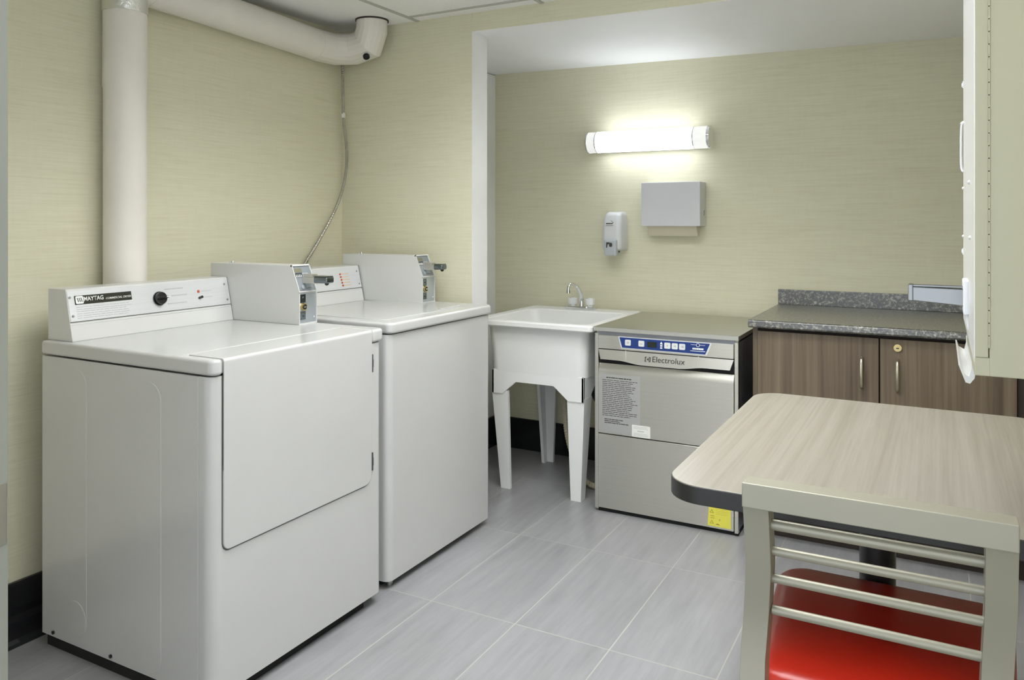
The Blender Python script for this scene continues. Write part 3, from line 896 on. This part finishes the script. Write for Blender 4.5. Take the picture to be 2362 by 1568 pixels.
# ================================================================= DISHWASHER
dw = thing('undercounter_dishwasher', 'stainless steel undercounter dishwasher with a blue control strip', 'dishwasher', (-0.985, 3.40, 0))
A0, A1, AF, AB = -1.284, -0.686, 3.100, 3.712
bod = MB()
bod.box(A0, A0 + 0.016, AF, AB, 0.012, 0.752, 0.001, 1)
bod.box(A0 + 0.016, A1 - 0.012, AF + 0.02, AB, 0.012, 0.752)
bod.box(A0 + 0.004, A1 - 0.004, AF + 0.012, AF + 0.03, 0.744, 0.76)
bod.box(A1 - 0.016, A1 - 0.001, AF, AF + 0.022, 0.012, 0.752, 0.001, 1)
obj('body', bod, M['steel'], dw)
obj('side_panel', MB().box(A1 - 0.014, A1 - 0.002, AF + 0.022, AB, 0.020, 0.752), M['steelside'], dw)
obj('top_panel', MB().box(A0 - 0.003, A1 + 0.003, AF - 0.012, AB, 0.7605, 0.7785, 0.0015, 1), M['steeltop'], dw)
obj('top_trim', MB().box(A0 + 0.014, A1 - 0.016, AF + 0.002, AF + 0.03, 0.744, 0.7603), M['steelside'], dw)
fas = MB()
FX0, FX1 = A0 + 0.017, A1 - 0.018
fas.prism([(AF - 0.006, 0.688), (AF + 0.02, 0.688), (AF + 0.02, 0.7445), (AF - 0.003, 0.7445)], FX0, FX1, 'x', 0.001, 1)
fo = obj('control_fascia', fas, M['steel'], dw)
K = frame((-1.1725, AF - 0.0057, 0.694), (1, 0, 0), (0, 0.003, 0.0565))
rimp = MB().prism([(-0.006, 0.050), (0.384, 0.0495), (0.365, -0.0005), (0.008, 0.001)], 0, 0.0012, 'z', Mx=K)
obj('display_rim', rimp, M['silverpanel'], fo)
obj('blue_panel', MB().prism([(0.0, 0.0465), (0.377, 0.0465), (0.359, 0.0035), (0.0125, 0.0045)], 0.0005, 0.002, 'z', Mx=K), M['blue'], fo, 'blue control panel')
for bx in (0.038, 0.096, 0.2055, 0.236, 0.266):
    obj('button', MB().prism(rrect(bx - 0.0125, bx + 0.0125, 0.0145, 0.0385, 0.004), 0.002, 0.0034, 'z', Mx=K), M['button'], fo, 'pale square button')
obj('button_symbol', MB().prism(rrect(0.033, 0.043, 0.022, 0.031, 0.0015), 0.0034, 0.0037, 'z', Mx=K), M['greyprint'], fo, smooth=0)
obj('button_symbol', MB().box(0.090, 0.102, 0.023, 0.027, 0.0034, 0.0037, Mx=K), M['greyprint'], fo, smooth=0)
for px, rr_ in ((0.2055, 0.0035), (0.237, 0.005), (0.268, 0.006)):
    obj('button_symbol', MB().prism([(px + rr_ * math.cos(t), 0.0262 + rr_ * math.sin(t)) for t in [PI * 1.5 * i / 14 - 1.2 for i in range(15)]], 0.0034, 0.0037, 'z', Mx=K), M['greyprint'], fo, smooth=0)
obj('digital_display', MB().box(0.121, 0.161, 0.014, 0.037, 0.002, 0.0028, Mx=K), M['display'], fo, 'dark digital display')
wp = MB()
wp.prism([(0.174, 0.030), (0.186, 0.030), (0.180, 0.041)], 0.002, 0.0026, 'z', Mx=K)
wp.box(0.1755, 0.1845, 0.021, 0.027, 0.002, 0.0026, Mx=K)
wp.box(0.1755, 0.1845, 0.0125, 0.018, 0.002, 0.0026, Mx=K)
obj('arrow_print', wp, M['whiteprint'], fo, smooth=0)
wp = MB()
wp.box(0.301, 0.322, 0.0378, 0.0390, 0.002, 0.0026, Mx=K)
wp.box(0.337, 0.358, 0.0378, 0.0390, 0.002, 0.0026, Mx=K)
for i in range(16):
    a0, a1 = 2 * PI * i / 16, 2 * PI * (i + 1) / 16
    wp.prism([(0.3295 + r * math.cos(a), 0.0378 + r * math.sin(a)) for r, a in ((0.0058, a0), (0.0074, a0), (0.0074, a1), (0.0058, a1))], 0.002, 0.0026, 'z', Mx=K)
fine_print(wp, 0.308, 0.352, 0.0185, 0.0275, 1, K @ Matrix.Translation((0, 0, 0.002)), th=0.75, h=0.0006, ragged=0)
wp.box(0.299, 0.359, 0.0130, 0.0150, 0.002, 0.0026, Mx=K)
obj('panel_print', wp, M['whiteprint'], fo, smooth=0)
# the dark slot above and behind the handle
obj('handle_recess', MB().box(FX0, FX1, AF + 0.010, AF + 0.022, 0.575, 0.688), M['blackgap'], dw)
# handle: bright lip bowed downward in the middle
hm = MB()
tb = bmesh.new()
n = 24
def hz(s):
    return 0.6445 - 0.0125 * max(0.0, 1 - abs(s - 0.48) / 0.33) ** 1.0 * (1 - 0.3 * abs(s - 0.48)) if abs(s - 0.48) < 0.33 else 0.6445
cols = []
for i in range(n + 1):
    s = i / n
    ss = s
    bow = 0.5 - 0.5 * math.cos(PI * max(0, min(1, (0.34 - abs(ss - 0.48)) / 0.20)))
    zb_ = 0.6445 - 0.0115 * bow
    x_t = FX0 + (FX1 - FX0) * s
    x_b = FX0 + 0.014 + (FX1 - FX0 - 0.026) * s
    cols.append([tb.verts.new(p) for p in ((x_t, AF - 0.004, 0.6845), (x_b, AF - 0.0155, zb_), (x_b, AF - 0.0095, zb_ - 0.001), (x_t, AF + 0.015, 0.6845 - 0.012), (x_t, AF + 0.015, 0.6845))])
for a, b in zip(cols, cols[1:]):
    for j in range(5):
        tb.faces.new((a[j], a[(j + 1) % 5], b[(j + 1) % 5], b[j]))
tb.faces.new(cols[0][::-1])
tb.faces.new(cols[-1])
bmesh.ops.recalc_face_normals(tb, faces=tb.faces[:])
hm._merge(tb)
hd = obj('door_handle', hm, M['steelhandle'], dw, smooth=0.3)
KH = frame((-1.066, AF - 0.0154, 0.6448), (1, 0, 0), (0, 0.0115, 0.040))
KH = KH @ Matrix.Translation((0, 0, 0.0010))
text('lettering', 'Electrolux', 0.1335, 0.0225, KH @ Matrix.Translation((0.038, 0.006, 0)), M['darkprint'], hd, label='dark word Electrolux')
e = MB()
for a in ((0.006, 0.010, 0.005, 0.010), (0.006, 0.010, 0.020, 0.025), (0.006, 0.009, 0.008, 0.022), (0.025, 0.029, 0.005, 0.010), (0.025, 0.029, 0.020, 0.025), (0.026, 0.029, 0.008, 0.022),
          (0.006, 0.013, 0.0225, 0.025), (0.022, 0.029, 0.0225, 0.025), (0.006, 0.013, 0.005, 0.0075), (0.022, 0.029, 0.005, 0.0075)):
    e.box(*a, 0, 0.0004, Mx=KH)
e.prism([(0.0135, 0.015), (0.0225, 0.0085), (0.0225, 0.0215)], 0, 0.0004, 'z', Mx=KH)
obj('emblem', e, M['darkprint'], hd, smooth=0)
for s in (0.225, 0.745):
    x = FX0 + (FX1 - FX0) * s
    obj('handle_seam', MB().prism([(x - 0.002, 0.0), (x + 0.001, 0.0), (x - 0.004 + (0.012 if s > .5 else 0), 0.046), (x - 0.007 + (0.012 if s > .5 else 0), 0.046)], 0, 0.0012, 'z', Mx=frame((0, AF - 0.0150, 0.6442), (1, 0, 0), (0, 0.0115, 0.040))), M['steeltop'], hd)
# upper door and lower panel
ud = MB()
ud.prism([(AF + 0.016, 0.332), (AF - 0.001, 0.332), (AF - 0.001, 0.590), (AF + 0.0015, 0.606), (AF + 0.011, 0.6270), (AF + 0.014, 0.640), (AF + 0.016, 0.640)], FX0, FX1, 'x', 0.001, 1)
udo = obj('upper_door', ud, M['steel'], dw)
obj('lower_panel', MB().box(FX0, FX1, AF - 0.001, AF + 0.018, 0.018, 0.3285, 0.0012, 1), M['steel'], dw)
obj('panel_gap', MB().box(A0 + 0.0155, A1 - 0.0155, AF + 0.0145, AF + 0.021, 0.02, 0.690), M['blackgap'], dw)
D = frame((-1.262, AF - 0.001, 0.345), (1, 0, 0), (0, 0, 1))
obj('instruction_decal', MB().box(0.001, 0.178, -0.008, 0.236, 0, 0.0006, Mx=D), M['decal'], udo)
pm = MB()
DT_ = D @ Matrix.Translation((0, 0, 0.0006))
fine_print(pm, 0.030, 0.140, 0.219, 0.226, 1, DT_, th=0.6, ragged=0)
fine_print(pm, 0.012, 0.168, 0.060, 0.216, 20, DT_, th=0.30, ragged=0.25)
fine_print(pm, 0.022, 0.135, 0.030, 0.052, 3, DT_, th=0.45, ragged=0.5)
obj('instruction_print', pm, M['darkprint'], udo, smooth=0)
W_ = frame((-1.119, AF - 0.0018, 0.334), (1, 0, 0), (0, 0, 1))
obj('service_sticker', MB().box(0, 0.079, 0, 0.049, 0, 0.0006, Mx=W_), M['sticker'], udo, 'small white service sticker')
pm = MB()
WT_ = W_ @ Matrix.Translation((0, 0, 0.0006))
fine_print(pm, 0.008, 0.071, 0.004, 0.018, 3, WT_, th=0.25)
fine_print(pm, 0.024, 0.052, 0.022, 0.028, 1, WT_, th=0.6, ragged=0)
fine_print(pm, 0.008, 0.071, 0.033, 0.045, 2, WT_, th=0.25)
obj('sticker_print', pm, M['greyprint'], udo, smooth=0)
Yk = frame((-0.806, AF - 0.001, 0.026), (1, 0, 0), (0, 0, 1))
ys = obj('warning_sticker', MB().prism([(0, 0), (0.092, 0.0), (0.090, 0.078), (0.005, 0.079)], 0, 0.0006, 'z', Mx=Yk), M['yellow'], dw, 'yellow warning sticker')
pm = MB()
YT = Yk @ Matrix.Translation((0, 0, 0.0006))
for yy in (0.052, 0.010):
    pm.prism([(0.009, yy), (0.025, yy), (0.017, yy + 0.014)], 0, 0.0004, 'z', Mx=YT)
for yy in (0.052, 0.010):
    pm2 = MB()
    pm2.prism([(0.0125, yy + 0.002), (0.0215, yy + 0.002), (0.017, yy + 0.0105)], 0.0004, 0.0007, 'z', Mx=YT)
    obj('warning_triangle', pm2, M['yellow'], ys, smooth=0)
fine_print(pm, 0.011, 0.028, 0.028, 0.044, 2, YT, th=0.2)
pm.prism([(0.030, 0.009), (0.050, 0.007), (0.041, 0.013)], 0, 0.0004, 'z', Mx=YT)
pm.box(0.046, 0.049, 0.024, 0.031, 0, 0.0004, Mx=YT)
fine_print(pm, 0.034, 0.080, 0.046, 0.072, 4, YT, th=0.08)
obj('warning_print', pm, M['yellowink'], ys, smooth=0)
obj('toe_base', MB().box(A0 + 0.012, A1 - 0.004, AF + 0.012, AB - 0.05, 0.0, 0.013), M['blackgap'], dw, 'black base')

# ================================================================= BASE CABINET AND COUNTERTOP
cab = thing('base_cabinet', 'brown-grey wood-grain base cabinet with two doors beside the dishwasher', 'cabinet', (-0.20, 3.44, 0))
CF = 3.130
cb = MB()
cb.box(-0.638, -0.620, CF, YB - 0.015, 0.0, 0.815)
cb.box(-0.620, 0.290, CF + 0.022, YB - 0.015, 0.10, 0.815)
obj('carcass', cb, M['cabwood'], cab)
obj('interior_gap', MB().box(-0.620, 0.292, CF + 0.012, CF + 0.0225, 0.118, 0.8145), M['cabdark'], cab)
obj('toe_kick', MB().box(-0.620, 0.290, CF + 0.06, CF + 0.075, 0.0, 0.11), M['cabdark'], cab)
obj('filler_strip', MB().box(0.228, 0.292, CF + 0.002, CF + 0.013, 0.118, 0.806), M['cabdark'], cab, 'dark filler strip')
for (x0, x1, hx) in ((-0.6165, -0.1945, -0.2505), (-0.1895, 0.2245, -0.134)):
    dd = obj('door', MB().box(x0, x1, CF - 0.018, CF, 0.120, 0.803, 0.001, 1), M['cabwood'], cab)
    hp_ = spline([(hx, CF - 0.018, 0.730), (hx, CF - 0.034, 0.722), (hx, CF - 0.041, 0.70), (hx, CF - 0.043, 0.676), (hx, CF - 0.041, 0.652), (hx, CF - 0.034, 0.630), (hx, CF - 0.018, 0.622)], 6)
    obj('handle', MB().tube(hp_, 0.0055, 10), M['nickel'], dd, 'satin nickel bow handle')
    if hx > -0.2:
        obj('lock', MB().cyl((hx + 0.001, CF - 0.018, 0.773), (hx + 0.001, CF - 0.024, 0.773), 0.0135, n=24, bev=0.001).cyl((hx + 0.001, CF - 0.024, 0.773), (hx + 0.001, CF - 0.028, 0.773), 0.008, n=18), M['brass'], dd, 'round brass lock')
        obj('keyhole', MB().box(hx - 0.0035, hx + 0.0055, CF - 0.0288, CF - 0.0275, 0.771, 0.775), M['black'], dd)
top = thing('countertop', 'dark speckled granite-look countertop on the wooden cabinet', 'countertop', (-0.18, 3.42, 0.816))
slab = MB()
slab.prism([(CF - 0.045, 0.822), (CF - 0.040, 0.816), (YB - 0.002, 0.816), (YB - 0.002, 0.846), (CF - 0.037, 0.846), (CF - 0.043, 0.842)], -0.648, XR - 0.002, 'x', 0.002, 2)
obj('slab', slab, M['granite'], top)
obj('backsplash', MB().box(-0.648, XR - 0.002, YB - 0.024, YB - 0.002, 0.846, 0.913, 0.002, 2), M['granite'], top)

# ================================================================= WALL THINGS
lamp = thing('wall_lamp', 'lit white tube-shaped wall lamp above the paper towel dispenser', 'wall lamp', (-1.25, YB, 1.613))
LY, LZ, LR = 3.660, 1.613, 0.052
obj('back_plate', MB().box(-1.530, -0.955, YB - 0.040, YB - 0.0005, LZ - 0.046, LZ + 0.046, 0.003), M['paint'], lamp)
obj('diffuser', MB().cyl((-1.498, LY, LZ), (-1.012, LY, LZ), LR, n=40), M['lampglow'], lamp, 'glowing white cylindrical diffuser')
for x0, x1 in ((-1.542, -1.500), (-1.010, -0.947)):
    obj('end_sleeve', MB().cyl((x0, LY, LZ), (x1, LY, LZ), LR * 1.0, n=40), M['acrylic'], lamp, 'pale translucent end sleeve')
for x in (-1.499, -1.011):
    obj('ring', MB().cyl((x - 0.0025, LY, LZ), (x + 0.0025, LY, LZ), LR + 0.002, n=40), M['chrome'], lamp)
for x0, x1 in ((-1.548, -1.5418), (-0.9472, -0.934)):
    obj('end_cap', MB().cyl((x0, LY, LZ), (x1, LY, LZ), LR + 0.003, n=40, bev=0.001), M['chrome'], lamp, 'chrome end cap')

ptd = thing('paper_towel_dispenser', 'white metal paper towel dispenser on the wall under the lamp', 'dispenser', (-1.125, YB, 1.20))
cv = MB()
cv.box(-1.270, -0.983, 3.645, YB - 0.001, 1.198, 1.408, 0.004, 2)
obj('cover', cv, M['dispenser'], ptd)
obj('key_slot', MB().box(-0.984, -0.9824, 3.712, 3.719, 1.248, 1.274), M['meterdark'], ptd)
tw = MB()
tw.prism([(3.660, 1.200), (3.735, 1.200), (3.712, 1.152), (3.690, 1.150)], -1.245, -1.005, 'x', 0.002)
tw2 = obj('paper_towel', tw, M['paper'], loc=(-1.125, 3.70, 1.17))
tag(tw2, 'beige folded paper towels showing below the white wall dispenser', 'paper towels')

sd = thing('soap_dispenser', 'white wall soap dispenser with grey push lever beside the paper towel dispenser', 'soap dispenser', (-1.42, YB, 1.07))
so = MB()
so.loft([(-1.468, -1.382, 3.650, YB - 0.001, (0.02, 0.004, 0.004, 0.02), 1.078), (-1.474, -1.374, 3.640, YB - 0.001, (0.024, 0.004, 0.004, 0.024), 1.088),
         (-1.474, -1.374, 3.638, YB - 0.001, (0.024, 0.004, 0.004, 0.024), 1.16), (-1.470, -1.378, 3.652, YB - 0.001, (0.024, 0.004, 0.004, 0.024), 1.243), (-1.462, -1.384, 3.668, YB - 0.001, (0.02, 0.004, 0.004, 0.02), 1.262), (-1.455, -1.390, 3.69, YB - 0.001, (0.015, 0.004, 0.004, 0.015), 1.268)])
obj('housing', so, M['whiteplastic'], sd, smooth=0.9)
lv = MB()
lv.box(-1.452, -1.390, 3.618, 3.66, 1.052, 1.132, 0.008, 3)
le = obj('push_lever', lv, M['greyplastic'], sd, 'grey translucent push lever')
KL = frame((-1.452, 3.6179, 1.052), (1, 0, 0), (0, 0, 1))
pm = MB()
pm.prism([(0.013, 0.040), (0.018, 0.040), (0.020, 0.055), (0.030, 0.060), (0.030, 0.066), (0.013, 0.066)], 0, 0.0006, 'z', Mx=KL)
pm.prism(rrect(0.028, 0.044, 0.044, 0.064, 0.006), 0, 0.0006, 'z', Mx=KL)
obj('hand_symbol', pm, M['darkprint'], le, smooth=0)
KS = frame((-1.457, 3.6448, 1.2065), (1, 0, 0), (0, 0.014, 0.083))
pm = MB()
fine_print(pm, 0.006, 0.040, 0.0, 0.007, 1, KS, th=0.8, ragged=0)
pm.prism([(0.036, 0.003), (0.042, 0.009), (0.030, 0.018), (0.032, 0.019), (0.045, 0.009), (0.039, 0.002)], 0, 0.0006, 'z', Mx=KS)
fine_print(pm, 0.004, 0.044, -0.009, -0.005, 1, KS, th=0.5, ragged=0)
obj('logo_print', pm, M['darkprint'], sd, smooth=0)
obj('lever_catch', MB().ball((-1.386, 3.655, 1.072), 0.004), M['black'], sd)

# ================================================================= SOAP VENDING MACHINE ON THE RIGHT WALL
ven = thing('soap_vending_machine', 'cream wall-mounted vending machine seen from its side with a chrome coin slide', 'vending machine', (XR, 1.54, 1.013))
VX, V0, V1, VB, VT = 0.041, 1.250, 1.822, 1.0132, 1.74
obj('case', MB().box(0.0582, XR - 0.001, V0, V1, VB, VT, 0.002, 2), M['vend'], ven)
fd = MB()
fd.box(VX + 0.0006, 0.0575, V0 + 0.0004, V1, 1.0385, VT - 0.004, 0.0012, 2)
fdo = obj('front_door', fd, M['vend'], ven)
obj('front_panel', MB().box(VX - 0.0006, VX + 0.004, V0 + 0.003, V1, 1.030, VT - 0.004, 0.001, 1), M['vendwhite'], ven, 'white front panel')
obj('door_foot', MB().box(VX, 0.0595, V0 + 0.001, V1 - 0.2, VB, 1.0385, 0.001, 1), M['vend'], ven)
hg = MB()
for i in range(40):
    z = 1.052 + i * 0.0172
    hg.cyl((0.0584, V0 - 0.0002, z), (0.0584, V0 - 0.0002, z + 0.0158), 0.0013, n=8)
obj('piano_hinge', hg, M['vend'], ven)
cs = MB()
cs.prism([(-0.044, 1.0870), (0.036, 1.0810), (0.037, 1.0905), (0.037, 1.1100), (-0.047, 1.1115), (-0.0475, 1.104)], 1.520, 1.548, 'y', 0.0025, 2)
cs.box(-0.049, -0.041, 1.516, 1.552, 1.087, 1.1155, 0.002, 2)
cs.box(-0.047, 0.037, 1.524, 1.530, 1.1115, 1.1145, 0.0008).box(-0.047, 0.037, 1.538, 1.544, 1.1115, 1.1145, 0.0008)
obj('coin_slide', cs, M['slidechrome'], ven, 'chrome coin slide')
mt = MB()
mt.box(0.033, VX, 1.495, 1.570, 1.070, 1.126, 0.002, 2)
mt.prism([(0.036, 1.070), (VX, 1.070), (VX, 1.040), (0.0385, 1.050)], 1.500, 1.53, 'y', 0.001)
obj('coin_slide_mount', mt, M['whiteplastic'], ven)
for z in (1.4948, 1.1636):
    obj('latch', MB().box(0.0385, VX, 1.835 - 0.03, 1.822, z - 0.007, z + 0.007, 0.001).cyl((0.037, 1.813, z), (VX, 1.813, z), 0.0055, n=12), M['chrome'], ven)
obj('door_pull', MB().tube(spline([(VX, 1.80, 1.42), (0.0365, 1.80, 1.412), (0.0355, 1.80, 1.37), (0.0365, 1.80, 1.33), (VX, 1.80, 1.322)], 5), 0.003, 10), M['chrome'], ven)
for y, z in ((1.785, 1.2884), (1.43, 1.285), (1.785, 1.194), (1.39, 1.199)):
    obj('rivet', MB().ball((VX - 0.0005, y, z), 0.0035), M['vendwhite'], ven)
ch = MB()
ch.prism([(0.0245, 1.0020), (0.0270, 1.0005), (0.0300, 0.9900), (0.0390, 0.9850), (0.0420, 0.998), (0.0420, 1.010), (0.050, 1.0135), (0.050, 1.0133), (0.046, 0.983), (0.040, 0.9745), (0.034, 0.9760)], 1.40, 1.70, 'y')
obj('delivery_chute', ch, M['vendwhite'], ven, 'white delivery chute lip')

# ================================================================= TABLE
tab = thing('pedestal_table', 'greige laminate pedestal table with a black edge and rounded corners', 'table', (-0.115, 1.885, 0))
T0, T1, U0, U1, TZ = -0.462, 0.232, 1.440, 2.332, 0.735
obj('tabletop', MB().prism(rrect(T0 + 0.0015, T1 - 0.0015, U0 + 0.0015, U1 - 0.0015, 0.072, 10), TZ - 0.03, TZ, 'z', 0.0008, 1), M['tablewood'], tab)
obj('edge_band', MB().prism(rrect(T0, T1, U0, U1, 0.073, 12), TZ - 0.034, TZ - 0.0012, 'z', 0.002, 2), M['edge'], tab, 'black edge band')
obj('column', MB().cyl((-0.120, 1.885, 0.03), (-0.120, 1.885, TZ - 0.05), 0.0365, n=32), M['pedestal'], tab, 'black round column')
obj('mounting_plate', MB().box(-0.26, 0.02, 1.74, 2.03, TZ - 0.05, TZ - 0.034, 0.003), M['pedestal'], tab)
bsx = MB()
bsx.cyl((-0.120, 1.885, 0.012), (-0.120, 1.885, 0.05), 0.06, 0.045, n=28)
obj('base_hub', bsx, M['pedestal'], tab)
for a in (45, 135, 225, 315):
    c_, s_ = math.cos(math.radians(a)), math.sin(math.radians(a))
    Mx = Matrix.Translation((-0.120, 1.885, 0)) @ Matrix.Rotation(math.radians(a), 4, 'Z')
    obj('base_foot', MB().prism([(0.0, 0.012), (0.27, 0.0), (0.29, 0.0), (0.29, 0.014), (0.0, 0.046)], -0.024, 0.024, 'y', 0.003, 2, Mx=Mx), M['pedestal'], tab)

# ================================================================= CHAIR
chr_ = thing('dining_chair', 'silver metal ladder-back chair with a red vinyl seat pulled up to the table', 'chair', (-0.09, 1.5, 0))
ZT = 0.830
path = [(0, 1.231, ZT - 0.019), (0, 1.240, 0.78), (0, 1.252, 0.72), (0, 1.263, 0.66), (0, 1.268, 0.60), (0, 1.263, 0.53), (0, 1.250, 0.45), (0, 1.228, 0.32), (0, 1.190, 0.15), (0, 1.150, 0.0)]
pth = spline(path, 4)
CL, CR = -0.2445, 0.0715
ox = {CL: -1, CR: -0.6}
for cx in (CL, CR):
    pp = [(cx + ox[cx] * 0.010 * max(0.0, min(1.0, (0.70 - p.z) / 0.15)), p.y, p.z) for p in pth]
    obj('back_leg', MB().sweep_rect(pp, 0.038, 0.038, (1, 0, 0)), M['chairframe'], chr_)
obj('top_rail', MB().box(-0.2635, 0.0905, 1.2115, 1.2495, ZT - 0.037, ZT, 0.0015, 2), M['chairframe'], chr_, smooth=0.3)
for z, y, r in ((0.7630, 1.2435, 0.0082), (0.7200, 1.2520, 0.0070), (0.6750, 1.2595, 0.0070), (0.6235, 1.2655, 0.0070)):
    obj('back_rod', MB().cyl((CL + 0.016, y, z), (CR - 0.016, y, z), r, n=18), M['chairframe'], chr_)
SX0, SX1, SY0, SY1 = -0.314, 0.130, 1.378, 1.842
# cushion: stacked rounded outlines, soft rolled rim and a slight crown
cu = bmesh.new()
def seat_ring(inset, z):
    out = []
    for x, y in rrect(SX0 + inset, SX1 - inset, SY0 + inset, SY1 - inset, max(0.055 - inset * 0.3, 0.015), 8):
        k = (SY1 - y) / (SY1 - SY0)              # narrower towards the back, front edge gently bowed
        x = -0.089 + (x + 0.089) * (1 - 0.13 * k)
        y += 0.012 * (1 - ((x + 0.089) / 0.215) ** 2) * (1 - k)
        out.append(cu.verts.new((x, y, z)))
    return out
SR = [seat_ring(*a) for a in ((0.010, 0.412), (0.0, 0.420), (0.0, 0.444), (0.004, 0.453), (0.012, 0.460), (0.028, 0.4645), (0.06, 0.4675), (0.11, 0.470), (0.16, 0.4715))]
for a, b in zip(SR, SR[1:]):
    for j in range(len(a)):
        cu.faces.new((a[j], a[(j + 1) % len(a)], b[(j + 1) % len(a)], b[j]))
cu.faces.new(SR[0][::-1])
cu.faces.new(SR[-1])
bmesh.ops.recalc_face_normals(cu, faces=cu.faces[:])
obj('seat', MB()._merge(cu), M['vinyl'], chr_, 'glossy red vinyl seat cushion', smooth=0.9)
sf = MB()
sf.box(-0.236, 0.062, 1.245, 1.270, 0.386, 0.411, 0.002).box(SX0 + 0.03, SX1 - 0.03, 1.775, 1.80, 0.386, 0.411, 0.002)
sf.box(-0.236, -0.212, 1.27, 1.775, 0.386, 0.411, 0.002).box(0.038, 0.062, 1.27, 1.775, 0.386, 0.411, 0.002)
obj('seat_frame', sf, M['chairframe'], chr_)
for cx in (SX0 + 0.045, SX1 - 0.045):
    obj('front_leg', MB().sweep_rect([(cx, 1.785, 0.40), (cx, 1.79, 0.2), (cx, 1.795, 0.0)], 0.03, 0.03, (1, 0, 0)), M['chairframe'], chr_)
